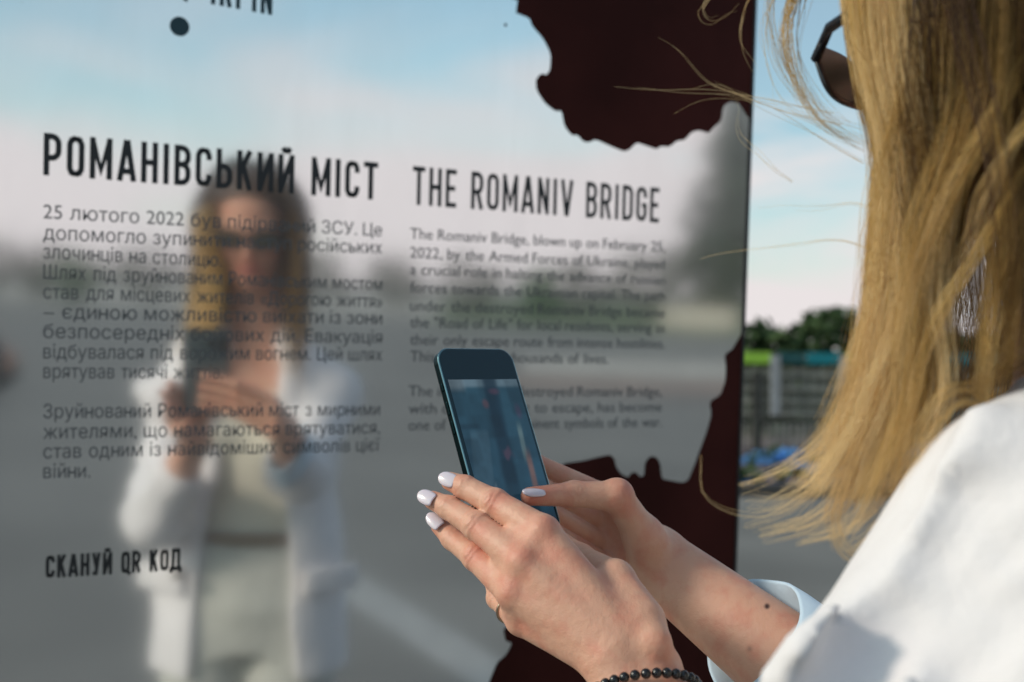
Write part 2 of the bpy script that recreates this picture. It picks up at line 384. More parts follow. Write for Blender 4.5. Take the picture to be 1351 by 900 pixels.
for i, (px, py, r, m, lb) in enumerate(((1004, 612, 0.24, M_petal, 'round pale blue flower clump nearest the pale fence post'), (1042, 612, 0.27, M_petal, 'wide pale blue flower clump under the teal boards'),
        (1066, 632, 0.26, M_petal, 'low pale blue flower clump in front of the other blue ones'), (980, 640, 0.16, M_petal, 'small blue flower clump beside the sign edge by the kerb'),
        (1026, 606, 0.22, M_petal2, 'mauve flower clump between two pale blue ones'), (1085, 607, 0.25, M_petal2, 'mauve flower clump behind the low blue one'), (1000, 640, 0.20, M_petal2, 'small mauve flower clump near the kerb by the sign'),
        (1215, 605, 0.27, M_petal, 'blue flower clump glimpsed beyond the woman\'s shoulder'), (1160, 612, 0.24, M_petal2, 'mauve flower clump glimpsed through the loose hair ends'), (1045, 640, 0.18, M_petal2, 'lowest mauve flower clump on the kerb line'), (1190, 625, 0.25, M_petal2, 'mauve flower clump lower right behind the hair'))):
    x, y = gxy(px, py); clump(x, max(y, KY+0.35), r, m, lb)

# ------------------------------------------------------------------ seen only in the mirror: bushes, conifer, barrier
for i, (px, d, h_, w_, m_, lb) in enumerate(((-150, 62, 3.3, 4.0, M_leaf_mid, 'olive bush far behind the viewer, far edge of the row'), (-30, 60, 3.2, 3.6, M_leaf_mid, 'olive bush reflected behind the first text lines'),
        (60, 64, 3.1, 3.2, M_leaf_mid, 'olive bush reflected beside the bright green one'), (105, 52, 2.6, 1.9, M_leaf_green, 'bright green bush reflected under the first lines of text'), (190, 62, 3.2, 3.3, M_leaf_mid, 'olive bush reflected left of the woman\'s head'),
        (300, 62, 3.3, 3.6, M_leaf_mid, 'olive bush reflected behind the woman\'s head'), (420, 63, 3.2, 3.4, M_leaf_mid, 'olive bush reflected just right of the woman\'s head'), (520, 60, 3.1, 3.2, M_leaf_mid, 'olive bush reflected between the two text columns'),
        (620, 62, 3.2, 3.6, M_leaf_mid, 'olive bush reflected above the phone'), (715, 50, 2.6, 1.8, M_leaf_green, 'bright green bush reflected in the English text'), (760, 62, 3.3, 3.4, M_leaf_mid, 'olive bush reflected right of the phone'),
        (850, 58, 4.2, 4.6, M_leaf_mid, 'taller olive bush reflected beside the grey conifer'), (930, 56, 4.6, 5.0, M_leaf_mid, 'tallest olive bush reflected in front of the conifer'), (1010, 58, 4.6, 5.0, M_leaf_mid, 'olive bush reflected at the sign edge'))):
    tree('bush', MD(px, d), h_, w_*0.62, m_, lb, 'bush', 'bushes beyond the road behind the viewer', n=1500, leaf=0.13, trunk_r=0.06, low=0.02)
tree('conifer_tree', MD(965, 66), 13.0, 5.2, M_leaf_grey, 'tall grey green conifer reflected near the sign edge', 'tree', cone=True, n=8000, leaf=0.3, low=0.06)
bp_ = MD(925, 47); be = MB(); ang = math.atan2(PU[1], PU[0])-1.1
dirb = nrm(np.cross([0, 0, 1], bp_-np.array([0, 0, 0])*1.0)); Mb = np.stack([dirb, np.cross([0, 0, 1], dirb), [0, 0, 1]], 1)
be.box(bp_+np.array([0, 0, 0.12]), (3.2, 0.7, 0.24), Mb, bev=0.03); be.box(bp_+np.array([0, 0, 0.62]), (3.1, 0.32, 0.76), Mb, bev=0.05)
o = be.done('concrete_barrier', mat('pale_concrete', (0.48, 0.44, 0.37), 0.85, var=0.12, vscale=3), smooth=False, base=tuple(bp_)); tag(o, 'pale concrete barrier on the grass, reflected beside the text', 'barrier')
# ------------------------------------------------------------------ the information sign
def mirror_mat():
    m = bpy.data.materials.new('polished_steel'); m.use_nodes = True; t = m.node_tree; b = t.nodes['Principled BSDF']
    b.inputs['Base Color'].default_value = (0.90, 0.91, 0.92, 1); b.inputs['Metallic'].default_value = 1.0
    c = N(t, 'ShaderNodeTexCoord'); n1 = N(t, 'ShaderNodeTexNoise'); n1.inputs['Scale'].default_value = 3.0; n1.inputs['Detail'].default_value = 5; L(t, c.outputs['Object'], n1.inputs['Vector'])
    r = N(t, 'ShaderNodeMapRange'); r.inputs['To Min'].default_value = 0.058; r.inputs['To Max'].default_value = 0.09; L(t, n1.outputs['Fac'], r.inputs['Value']); L(t, r.outputs[0], b.inputs['Roughness'])
    # thin film of road dust and wiped smears
    df = N(t, 'ShaderNodeBsdfDiffuse'); df.inputs[0].default_value = (0.52, 0.49, 0.46, 1); mx = N(t, 'ShaderNodeMixShader'); o = t.nodes['Material Output']
    mp_ = N(t, 'ShaderNodeMapping'); mp_.inputs['Scale'].default_value = (2.5, 2.5, 0.8); mp_.inputs['Rotation'].default_value = (0.2, 0.5, 0.3); L(t, c.outputs['Object'], mp_.inputs[0])
    n2 = N(t, 'ShaderNodeTexNoise'); n2.inputs['Scale'].default_value = 4.0; n2.inputs['Detail'].default_value = 8; n2.inputs['Distortion'].default_value = 0.8; L(t, mp_.outputs[0], n2.inputs['Vector'])
    n3 = N(t, 'ShaderNodeTexVoronoi'); n3.inputs['Scale'].default_value = 55; L(t, c.outputs['Object'], n3.inputs['Vector'])
    r2 = N(t, 'ShaderNodeMapRange'); r2.inputs['From Min'].default_value = 0.3; r2.inputs['From Max'].default_value = 0.75; r2.inputs['To Min'].default_value = 0.05; r2.inputs['To Max'].default_value = 0.13; L(t, n2.outputs['Fac'], r2.inputs['Value'])
    r3 = N(t, 'ShaderNodeMapRange'); r3.inputs['From Min'].default_value = 0.05; r3.inputs['From Max'].default_value = 0.09; r3.inputs['To Min'].default_value = 0.10; r3.inputs['To Max'].default_value = 0.0; L(t, n3.outputs['Distance'], r3.inputs['Value'])
    n4 = N(t, 'ShaderNodeTexNoise'); n4.inputs['Scale'].default_value = 9; L(t, c.outputs['Object'], n4.inputs['Vector']); g4 = N(t, 'ShaderNodeMath', operation='GREATER_THAN'); g4.inputs[1].default_value = 0.62; L(t, n4.outputs['Fac'], g4.inputs[0])
    m4 = N(t, 'ShaderNodeMath', operation='MULTIPLY'); L(t, r3.outputs[0], m4.inputs[0]); L(t, g4.outputs[0], m4.inputs[1])
    a4 = N(t, 'ShaderNodeMath', operation='ADD'); L(t, r2.outputs[0], a4.inputs[0]); L(t, m4.outputs[0], a4.inputs[1])
    L(t, a4.outputs[0], mx.inputs[0]); L(t, b.outputs[0], mx.inputs[1]); L(t, df.outputs[0], mx.inputs[2]); L(t, mx.outputs[0], o.inputs[0])
    return m
M_mir = mirror_mat()
M_edge = mat('dark_edge', (0.03, 0.028, 0.028), 0.5, metal=0.4)
M_film = mat('oxblood_film', (0.050, 0.0115, 0.0090), 0.55, spec=0.06, var=0.25, vscale=5)
M_ink = mat('black_ink', (0.012, 0.014, 0.016), 0.5); M_inkt = mat('dark_teal_ink', (0.004, 0.04, 0.055), 0.5); M_inkg = mat('grey_ink', (0.105, 0.104, 0.105), 0.6)
UL, UR, VT, VB = -0.13, 1.0735, 0.95, -CH+0.06
# right edge taken from two seen points
er0, er1 = onp(997, 0), onp(970, 750)
def uedge(v): return er1[0]+(er0[0]-er1[0])*(v-er1[1])/(er0[1]-er1[1])
sg = empty('information_sign', (*SP(0.5, -CH*0.99)[:2], 0), 'tall polished steel memorial sign with black text and dark red silhouettes', 'sign')
outl = [(UL, VB), (uedge(VB), VB), (uedge(VT), VT), (UL, VT)]
V = [SP(u, v, 0.0) for u, v in outl]+[SP(u, v, -0.012) for u, v in outl]
build('steel_sheet', V, [(0, 1, 2, 3), (7, 6, 5, 4), (0, 4, 5, 1), (2, 6, 7, 3), (0, 3, 7, 4), (1, 5, 6, 2)], [M_mir, M_edge], sg, smooth=False, mat_idx=[0, 1, 1, 1, 1, 1])
bx = MB()
def pbox(u0, u1, v0, v1, w0, w1):
    V = [SP(u, v, w) for u in (u0, u1) for v in (v0, v1) for w in (w0, w1)]
    bx.add(V, [(0, 1, 3, 2), (4, 6, 7, 5), (0, 4, 5, 1), (2, 3, 7, 6), (0, 2, 6, 4), (1, 5, 7, 3)])
pbox(UL+0.015, uedge(VB)-0.02, VB-0.07, VT-0.03, -0.075, -0.013)
bx.done('backing_frame', M_edge, sg, smooth=False)
bx = MB()
Ve = [SP(uedge(v)+du, v, w) for v in (VB, VT) for du in (-0.0032, 0.0012) for w in (-0.013, 0.0022)]
bx.add(Ve, [(0, 1, 3, 2), (4, 6, 7, 5), (0, 4, 5, 1), (2, 3, 7, 6), (0, 2, 6, 4), (1, 5, 7, 3)]); bx.done('edge_strip', M_edge, sg, smooth=False)
bx = MB(); bx.box((*SP(0.48, VB, -0.04)[:2], 0.03), (1.5, 0.42, 0.06), np.stack([PU, np.cross([0, 0, 1], PU), [0, 0, 1]], 1), bev=0.008); bx.done('base_plinth', M_edge, sg, smooth=False)
def smooth_poly(pts, it=1, jag=0.0):
    p = np.array(pts, float)
    for _ in range(it):
        a, b = p[:-1], p[1:]; q = np.stack([a*0.82+b*0.18, a*0.18+b*0.82], 1).reshape(-1, 2); p = np.vstack([p[:1], q, p[-1:]])
    return p
def film(name, uv, w=0.0006):
    from mathutils.geometry import tessellate_polygon
    V = [Vector((a, b, 0)) for a, b in uv]; tri = tessellate_polygon([V])
    Vw = [SP(a, b, w) for a, b in uv]+[SP(a, b, 0.0001) for a, b in uv]; n = len(uv); Fc = []
    for t in tri:
        a, b, c = [np.array(Vw[i]) for i in t]
        Fc.append(tuple(t) if np.cross(b-a, c-a)@PN < 0 else tuple(t)[::-1])
    Fc += [(i, (i+1) % n, n+(i+1) % n, n+i) for i in range(n)]
    return build(name, Vw, Fc, M_film, sg, smooth=False)
up = [(681, 0), (681, 17), (699, 24), (702, 34), (717, 51), (727, 71), (726, 92), (721, 99), (714, 97), (707, 105), (708, 119), (719, 136), (733, 147), (741, 146), (745, 167), (755, 179), (762, 178), (770, 187), (777, 188), (786, 184), (804, 192), (823, 200), (830, 198), (840, 188), (852, 192), (866, 197), (872, 193), (883, 194), (893, 186), (903, 185), (913, 174), (923, 172), (935, 176), (942, 167), (951, 160), (954, 140), (964, 134), (975, 136), (981, 146), (989, 157)]
uv = [onp(x, y) for x, y in up]; uv = list(smooth_poly(uv[1:-1], 1))
topv = VT-0.02
e_ = uedge(uv[-1][1])-0.0015
poly = [(onp(681, 0)[0]-0.03, topv), (onp(681, 0)[0]+0.02, 0.52), (onp(681, 0)[0]-0.012, 0.44), tuple(onp(683, 0))]+[tuple(p) for p in uv]+[(uedge(onp(990, 158)[1])-0.0035, onp(990, 158)[1]), (uedge(topv)-0.0035, topv)]
film('map_silhouette', poly)
lo_ = [(975, 447), (966, 461), (956, 468), (958, 485), (957, 503), (951, 521), (936, 530), (939, 546), (933, 568), (925, 590), (917, 612), (908, 634), (900, 637), (884, 634), (873, 632), (871, 612), (866, 603), (858, 602), (851, 610), (850, 628), (844, 629), (839, 623), (833, 624), (829, 630), (820, 626), (813, 617), (810, 604), (804, 600), (790, 603), (770, 608), (740, 612), (722, 640), (700, 662), (690, 700), (676, 706), (660, 724), (662, 752), (680, 775), (674, 800), (668, 812), (672, 826), (664, 830), (667, 846), (676, 848), (668, 864), (656, 874), (648, 893), (640, 915), (622, 930), (612, 960)]
uv = [onp(x, y) for x, y in lo_]; uv = list(smooth_poly(uv[1:], 1)); vb = VB+0.02
poly = [(uedge(onp(977, 440)[1])-0.0035, onp(977, 440)[1])]+[tuple(p) for p in uv]+[(uv[-1][0]-0.05, -0.62), (uv[-1][0]-0.02, -0.75), (uv[-1][0]-0.12, -0.9), (uv[-1][0]-0.12, vb), (uedge(vb)-0.0035, vb)]
film('crowd_silhouette', poly)

# --- condensed poster lettering drawn with strokes
def arc(cx, cy, r, a0, a1, n=5, ry=None):
    return [(cx+r*math.cos(math.radians(a0+(a1-a0)*i/n)), cy+(ry or r)*math.sin(math.radians(a0+(a1-a0)*i/n))) for i in range(n+1)]
def glyph(ch, w, t):
    h = t/2; x0, x1, y0, y1 = h, w-h, h, 1-h; r = min(0.17, w*0.42); m = 0.52
    def bowl(ya, yb): return [(x0, yb)]+arc(x1-r, yb-r, r, 90, 0)+arc(x1-r, ya+r, r, 0, -90)+[(x0, ya)]
    ring = arc(x1-r, y1-r, r, 0, 90)+arc(x0+r, y1-r, r, 90, 180)+arc(x0+r, y0+r, r, 180, 270)+arc(x1-r, y0+r, r, 270, 360)
    cc = [(x1, 0.68)]+arc(x1-r, y1-r, r, 0, 90)+arc(x0+r, y1-r, r, 90, 180)+arc(x0+r, y0+r, r, 180, 270)+arc(x1-r, y0+r, r, 270, 360)+[(x1, 0.32)]
    st = [(x0, 0), (x0, 1)]; stR = [(x1, 0), (x1, 1)]; g = []
    if ch in 'РP': g = [(st, 0), (bowl(0.42, y1), 0)]
    elif ch in 'OО': g = [(ring, 1)]
    elif ch == 'Q': g = [(ring, 1), ([(w*0.52, 0.2), (w+0.02, -0.06)], 0)]
    elif ch in 'МM': g = [(st, 0), (stR, 0), ([(x0, y1), (w/2, 0.22), (x1, y1)], 0)]
    elif ch in 'АA': g = [([(x0-h*0.2, 0), (w/2-0.01, 1)], 0), ([(x1+h*0.2, 0), (w/2+0.01, 1)], 0), ([(w*0.24, 0.24), (w*0.76, 0.24)], 0)]
    elif ch == 'V': g = [([(x0-h*0.2, 1), (w/2-0.01, 0)], 0), ([(x1+h*0.2, 1), (w/2+0.01, 0)], 0)]
    elif ch in 'НH': g = [(st, 0), (stR, 0), ([(x0, 0.5), (x1, 0.5)], 0)]
    elif ch in 'ІI': g = [([(w/2, 0), (w/2, 1)], 0)]
    elif ch in 'ВB': g = [(st, 0), (bowl(m, y1), 0), (bowl(y0, m), 0)]
    elif ch in 'СC': g = [(cc, 0)]
    elif ch == 'G': g = [(cc+[(x1, 0.47), (w*0.55, 0.47)], 0)]
    elif ch == 'Ь': g = [(st, 0), (bowl(y0, 0.56), 0)]
    elif ch in 'КK': g = [(st, 0), ([(x0, 0.42), (x1, 1)], 0), ([(x0+w*0.25, 0.58), (x1, 0)], 0)]
    elif ch in 'ИЙ': g = [(st, 0), (stR, 0), ([(x0, 0.06), (x1, 0.94)], 0)]+([([(w*0.28, 1.17), (w*0.38, 1.09), (w*0.62, 1.09), (w*0.72, 1.17)], 0)] if ch == 'Й' else [])
    elif ch in 'ТT': g = [([(0, y1), (w, y1)], 0), ([(w/2, 0), (w/2, 1)], 0)]
    elif ch == 'E': g = [(st, 0), ([(x0, y1), (w, y1)], 0), ([(x0, 0.5), (w*0.88, 0.5)], 0), ([(x0, y0), (w, y0)], 0)]
    elif ch == 'R': g = [(st, 0), (bowl(0.46, y1), 0), ([(w*0.55, 0.46), (x1+0.01, 0)], 0)]
    elif ch == 'N': g = [(st, 0), (stR, 0), ([(x0, 0.96), (x1, 0.04)], 0)]
    elif ch == 'D': g = [(st, 0), (bowl(y0, y1), 0)]
    elif ch == 'Д': g = [([(0, -0.10), (0.03, y0), (w-0.03, y0), (w, -0.10)], 0), ([(w*0.2, y0), (w*0.26, y1), (w*0.8, y1), (w*0.8, y0)], 0)]
    elif ch == 'У': g = [([(x0, 1), (w*0.54, 0.34)], 0), ([(x1, 1), (w*0.5, y0), (w*0.12, y0)], 0)]
    elif ch == 'П': g = [([(x0, 0), (x0, y1), (x1, y1), (x1, 0)], 0)]
    elif ch == '/': g = [([(0, -0.05), (w, 1.05)], 0)]
    return g
GW = {'І': 0.17, 'I': 0.17, 'М': 0.56, 'M': 0.56, ' ': 0.24, 'Д': 0.5, 'А': 0.47, 'A': 0.47, 'V': 0.46, '/': 0.36, 'E': 0.38, 'И': 0.46, 'Й': 0.46}
def strokes_mesh(mb, pts, closed, t, tf, w):
    p = np.array(pts, float); n = len(p)
    if closed and np.allclose(p[0], p[-1]): p = p[:-1]; n -= 1
    keep = [0]+[i for i in range(1, n) if np.linalg.norm(p[i]-p[i-1]) > 1e-6]; p = p[keep]; n = len(p)
    Lf = []; Rr = []
    for i in range(n):
        a = p[i]-p[i-1] if (i > 0 or closed) else p[1]-p[0]
        b = p[(i+1) % n]-p[i] if (i < n-1 or closed) else p[-1]-p[-2]
        a = a/np.linalg.norm(a); b = b/np.linalg.norm(b); na = np.array([-a[1], a[0]]); nb = np.array([-b[1], b[0]])
        mt = na+nb; mt /= np.linalg.norm(mt); k = 1/max(0.45, mt@na)
        Lf.append(p[i]+mt*k*t/2); Rr.append(p[i]-mt*k*t/2)
    V = [SP(*tf(x), w) for x in Lf]+[SP(*tf(x), w) for x in Rr]; Fc = []
    for i in range(n if closed else n-1):
        j = (i+1) % n; Fc.append((n+i, n+j, j, i))
    mb.add(V, Fc)
def heading(name, text, pa, pb, cap_px, m, t=0.15, gap=0.13, bold=None):
    """pa / pb: pixel positions of the baseline's ends, cap_px: pixel of the cap line above pa"""
    A, Bq, Cc = onp(*pa), onp(*pb), onp(*cap_px)
    hgt = Cc[1]-A[1]; wd_ = sum(GW.get(c, 0.43)+gap for c in text)-gap; sx = (Bq[0]-A[0])/wd_; x = 0; mb = MB(); k = 0
    sl_ = (Bq[1]-A[1])/(Bq[0]-A[0])
    for c in text:
        w = GW.get(c, 0.43); tt = t
        for pts, cl in glyph(c, w, tt):
            tf = lambda q, x=x: (A[0]+(x+q[0])*sx, A[1]+q[1]*hgt+sl_*(x+q[0])*sx)
            strokes_mesh(mb, pts, cl, tt, tf, 0.0004+0.00004*(k % 5)); k += 1
        x += w+gap
    return mb.done(name, m, sg, smooth=False)
heading('heading', 'РОМАНІВСЬКИЙ МІСТ', (57, 231), (498, 264), (57, 175), M_ink, t=0.142)
heading('heading', 'THE ROMANIV BRIDGE', (544, 270), (869, 294), (544, 219), M_ink, t=0.125, gap=0.15)
heading('heading', 'СКАНУЙ QR КОД', (60, 763), (238, 752), (60, 733), M_ink, t=0.165, gap=0.10)
heading('place_name', 'ІРПІНЬ / IRPIN', (112, -25), (359, 20), (112, -74), M_inkt, t=0.155, gap=0.15)
dm = MB(); c_ = onp(237, 35); n_ = 40; rr = onp(250, 35)[0]-c_[0]
dm.add([SP(c_[0]+rr*math.cos(2*math.pi*i/n_), c_[1]+rr*math.sin(2*math.pi*i/n_), 0.0006) for i in range(n_)], [tuple(range(n_))]); dm.done('place_dot', M_inkt, sg, smooth=False)
dm = MB(); c_ = onp(667, 33); rr = 0.0022
dm.add([SP(c_[0]+rr*math.cos(2*math.pi*i/12), c_[1]+rr*math.sin(2*math.pi*i/12), 0.0006) for i in range(12)], [tuple(range(12))]); dm.done('dirt_speck', M_inkg, sg, smooth=False)

def raw_word(s):
    c = bpy.data.curves.new('word', 'FONT'); c.body = s; c.resolution_u = 3
    o = bpy.data.objects.new('word', c); COL.objects.link(o); dg = bpy.context.evaluated_depsgraph_get()
    me = bpy.data.meshes.new_from_object(o.evaluated_get(dg))
    V = np.empty(len(me.vertices)*3); me.vertices.foreach_get('co', V); Fc = [tuple(p.vertices) for p in me.polygons]
    bpy.data.objects.remove(o); bpy.data.curves.remove(c); bpy.data.meshes.remove(me)
    return V.reshape(-1, 3), Fc
XH = raw_word('х')[0][:, 1].max(); STW = np.ptp(raw_word('і')[0][:, 0])*0.82
def flat_strokes(strokes, t):
    V = []; Fc = []
    for k, pts in enumerate(strokes):
        p = np.array(pts, float); n = len(p); k0 = len(V)
        for sgn in (1, -1):
            for i in range(n):
                a = p[i]-p[i-1] if i > 0 else p[1]-p[0]; b = p[i+1]-p[i] if i < n-1 else p[-1]-p[-2]
                a = a/np.linalg.norm(a); b = b/np.linalg.norm(b); na = np.array([-a[1], a[0]]); nb = np.array([-b[1], b[0]]); m_ = na+nb; m_ /= np.linalg.norm(m_)
                q = p[i]+sgn*m_*t/2/max(0.5, m_@na); V.append((q[0], q[1], 0.002*k))
        Fc += [(k0+n+i, k0+n+i+1, k0+i+1, k0+i) for i in range(n-1)]
    return np.array(V), Fc
def en_glyph():
    w, t = XH*0.86, STW; return flat_strokes([[(t/2, 0), (t/2, XH)], [(w-t/2, 0), (w-t/2, XH)], [(t*0.9, XH*0.5), (w-t*0.9, XH*0.5)]], t)
def soft_glyph():
    w, t, h_ = XH*0.80, STW, XH*0.60; r = h_/2-t/2
    return flat_strokes([[(t/2, 0), (t/2, XH)], [(t*0.9, h_-t/2), (w-t/2-r, h_-t/2)]+[(w-t/2-r+r*math.cos(a), h_/2+r*math.sin(a)) for a in np.linspace(math.pi/2, -math.pi/2, 9)][1:-1]+[(w-t/2-r, t/2), (t*0.9, t/2)]], t)
def word_mesh(s):
    """the letters that the built-in font fills badly are drawn as strokes"""
    import re
    V = []; Fc = []; x = 0.0; sb = STW*0.95
    for piece in re.findall('[нь]|[^нь]+', s):
        v, f_ = en_glyph() if piece == 'н' else soft_glyph() if piece == 'ь' else raw_word(piece)
        v = v.copy(); lo_x = v[:, 0].min()
        v[:, 0] += x-lo_x+(sb if x > 0 else 0); k = sum(len(a) for a in V); V.append(v); Fc += [tuple(i+k for i in g) for g in f_]; x = v[:, 0].max()
    return np.concatenate(V), Fc
def paragraph(name, lines, m, sz=0.0228):
    """lines: (text, (px left, py baseline), (px right, py baseline), justified)"""
    mb = MB()
    for text, a, b, full in lines:
        A, Bq = onp(*a), onp(*b); words = text.split(' '); ms = [word_mesh(w) for w in words]
        ws = [v[:, 0].max() for v, _ in ms]; LW = Bq[0]-A[0]; sx = sz*1.10
        tot = sum(ws)*sx; nat = sz*0.46
        if full and len(words) > 1:
            gap = (LW-tot)/(len(words)-1)
            if gap < nat*0.8: sx *= (LW-nat*0.8*(len(words)-1))/tot; gap = nat*0.8
        else:
            gap = nat
            tot2 = tot+gap*(len(words)-1); sx *= min(1.2, LW/tot2) if tot2 > 0 else 1; gap *= LW/tot2
        sl_ = (Bq[1]-A[1])/LW; x = 0
        for (v, fc), w in zip(ms, ws):
            V = [SP(A[0]+x+p[0]*sx, A[1]+p[1]*sz+sl_*(x+p[0]*sx), 0.0004) for p in v]
            fl = []
            for f in fc: fl.append(f)
            mb.add(V, fl); x += w*sx+gap
    o = mb.done(name, m, sg, smooth=False)
    return o
def rows(xa, xb, spec):
    return [(t, (xa, ya), (xe if xe else xb, yb), xe is None) for t, ya, yb, xe in spec]
paragraph('paragraph', rows(57, 504, [
    ('25 лютого 2022 був підірваний ЗСУ. Це', 288, 312, None), ('допомогло зупинити наступ російських', 316, 335, None), ('злочинців на столицю.', 341, 352, 292),
    ('Шлях під зруйнованим Романівським мостом', 368, 383, None), ('став для місцевих жителів «Дорогою життя»', 394, 406, None), ('– єдиною можливістю виїхати із зони', 420, 428, None),
    ('безпосередніх бойових дій. Евакуація', 446, 453, None), ('відбувалася під ворожим вогнем. Цей шлях', 473, 476, None), ('врятував тисячі життів.', 499, 500, 294)]), M_inkg)
paragraph('paragraph', rows(57, 501, [
    ('Зруйнований Романівський міст з мирними', 552, 548, None), ('жителями, що намагаються врятуватися,', 579, 572, None), ('став одним із найвідоміших символів цієї', 605, 595, None), ('війни.', 631, 630, 119)]), M_inkg)
paragraph('paragraph', rows(541, 877, [
    ('The Romaniv Bridge, blown up on February 25,', 315, 332, None), ('2022, by the Armed Forces of Ukraine, played', 340, 355, None), ('a crucial role in halting the advance of russian', 362, 376, None),
    ('forces towards the Ukrainian capital. The path', 386, 397, None), ('under the destroyed Romaniv Bridge became', 410, 419, None), ('the "Road of Life" for local residents, serving as', 432, 439, None),
    ('their only escape route from intense hostilities.', 455, 460, None), ('This path saved thousands of lives.', 477, 480, 802)]), M_inkg, 0.0208)
paragraph('paragraph', rows(539, 873, [
    ('The image of the destroyed Romaniv Bridge,', 523, 523, None), ('with civilians trying to escape, has become', 546, 543, None), ('one of the most prominent symbols of the war.', 568, 563, None)]), M_inkg, 0.0208)
# ------------------------------------------------------------------ phone
PC = P(655, 583, 0.90)
PA = nrm([-0.272, 0.324, 0.907]); PB = np.array([math.cos(R_(40)), math.sin(R_(40)), 0.0]); PB = nrm(PB-PA*(PB@PA)); PZ = np.cross(PB, PA)
PHW, PHH, PHT = 0.0388, 0.0800, 0.0040
def PL(x, y, z): return PC+PB*x+PA*y+PZ*z
def PLpx(px, py, z):                                        # point on the plane z of the phone seen at a pixel
    d = ray(px, py); k = ((PC+PZ*z-C0)@PZ)/(d@PZ); return C0+d*k
def rrect(hw, hh, r, n=8):
    o = []
    for cx, cy, a in ((hw-r, hh-r, 0), (-hw+r, hh-r, 90), (-hw+r, -hh+r, 180), (hw-r, -hh+r, 270)): o += [(cx+r*math.cos(math.radians(a+90*i/n)), cy+r*math.sin(math.radians(a+90*i/n))) for i in range(n+1)]
    return o
def slab(prof, r_in=0.0):
    """prof: list of (inset, z) rings from front to back"""
    mb = MB(); V = []; n = None
    for ins, z in prof:
        rr_ = rrect(PHW-ins, PHH-ins, max(0.002, 0.0125-ins)); n = len(rr_); V += [PL(x, y, z) for x, y in rr_]
    Fc = [tuple(range(n)), tuple(range(len(V)-1, len(V)-n-1, -1))]
    for k in range(len(prof)-1): Fc += [(k*n+i, (k+1)*n+i, (k+1)*n+(i+1) % n, k*n+(i+1) % n) for i in range(n)]
    return mb.add(V, Fc)
M_pframe = mat('phone_frame', (0.008, 0.024, 0.027), 0.22, metal=1.0); M_prim = mat('phone_rim', (0.20, 0.32, 0.34), 0.2, metal=1.0); M_pback = mat('phone_back', (0.10, 0.13, 0.14), 0.25, coat=0.3)
M_pglass = mat('screen_glass', (0.002, 0.021, 0.031), 0.05, spec=0.5); M_lens = mat('lens_glass', (0.005, 0.006, 0.008), 0.05, spec=0.8)
ph = empty('mobile_phone', PL(0, -PHH, 0), 'dark teal mobile phone held up in both hands, camera view on its screen', 'phone')
slab([(0.0012, 0.0040), (0.0003, 0.0034), (0.0, 0.0028), (0.0, -0.0028), (0.0003, -0.0034), (0.0012, -0.0040)]).done('body', M_pframe, ph, smooth=False)
slab([(0.0009, 0.00405), (0.0002, 0.0037), (-0.00015, 0.0031), (-0.00015, 0.0026)]).done('front_rim', M_prim, ph, smooth=False)
slab([(0.0013, -0.00395), (0.0013, -0.0043)]).done('back_panel', M_pback, ph, smooth=False)
scr = slab([(0.0016, 0.0045), (0.0011, 0.0043), (0.0011, 0.0039)]).done('screen', M_pglass, ph, smooth=False)
# the live picture on the screen
nx, ny = 70, 120
gx = np.linspace(-1, 1, nx); gy = np.linspace(-1, 1, ny); X, Y = np.meshgrid(gx, gy)
xw = X+0.02*np.sin(9*Y); col = np.zeros((ny, nx, 3)); base_ = np.array([0.022, 0.105, 0.165])
def sm(a, b, x): t = np.clip((x-a)/(b-a), 0, 1); return t*t*(3-2*t)
def blend(msk, c):
    global col
    col = col*(1-msk[..., None])+np.array(c)*msk[..., None]
col[:] = base_
blend(sm(-0.2, 0.9, Y)*0.5, (0.02, 0.10, 0.14))
blend(sm(0.86, 0.93, Y)*0.75, (0.20, 0.30, 0.36))
blend(sm(0.80, 0.9, Y)*sm(-0.5, -0.7, X)*0.6, (0.26, 0.34, 0.38))
blend(sm(0.28, 0.1, np.abs(X-0.05-0.12*Y))*sm(-0.75, -0.3, Y)*0.8, (0.003, 0.035, 0.065))
blend(sm(0.30, 0.22, np.abs(X+0.62-0.35*Y))*sm(0.35, 0.25, Y)*0.45, (0.09, 0.19, 0.26))
blend(sm(0.05, 0.02, np.abs(X+0.55-0.45*(Y+0.6)))*sm(-0.35, -0.5, Y)*0.8, (0.22, 0.33, 0.40))
blend(sm(0.06, 0.01, np.abs(Y-0.36))*sm(-0.4, -0.6, X)*0.6, (0.01, 0.05, 0.08))
blend(sm(0.13, 0.04, np.hypot((X+0.12)*1.0, (Y-0.66)*1.4))*0.7, (0.22, 0.10, 0.12))
blend(sm(0.16, 0.04, np.hypot((X-0.22)*0.7, (Y-0.83)*2.4))*0.5, (0.22, 0.08, 0.14))
blend(sm(0.12, 0.03, np.hypot((X-0.78)*0.9, (Y-0.55)*0.8))*0.5, (0.14, 0.06, 0.14))
blend(sm(0.18, 0.05, np.hypot((X-0.12), (Y+0.02)*1.6)+0.05*np.sin(25*X)*np.sin(19*Y))*0.7, (0.15, 0.07, 0.12))
blend(sm(0.10, 0.03, np.abs(X-0.62-0.15*Y))*sm(0.55, 0.2, np.abs(Y-0.12)/0.6)*0.6, (0.24, 0.36, 0.36))
blend(sm(0.12, 0.03, np.abs(X-0.70-0.10*Y))*sm(0.4, 0.15, np.abs(Y+0.30))*0.75, (0.30, 0.15, 0.11))
blend(sm(-0.72, -0.9, Y)*0.6, (0.02, 0.05, 0.09))
nb = sum(np.kron(rng.random((k*6+1, k*4+1)), np.ones((-(-ny//(k*6+1)), -(-nx//(k*4+1)))))[:ny, :nx]/k for k in (1, 2, 4)); nb = (nb-nb.min())/(nb.max()-nb.min())
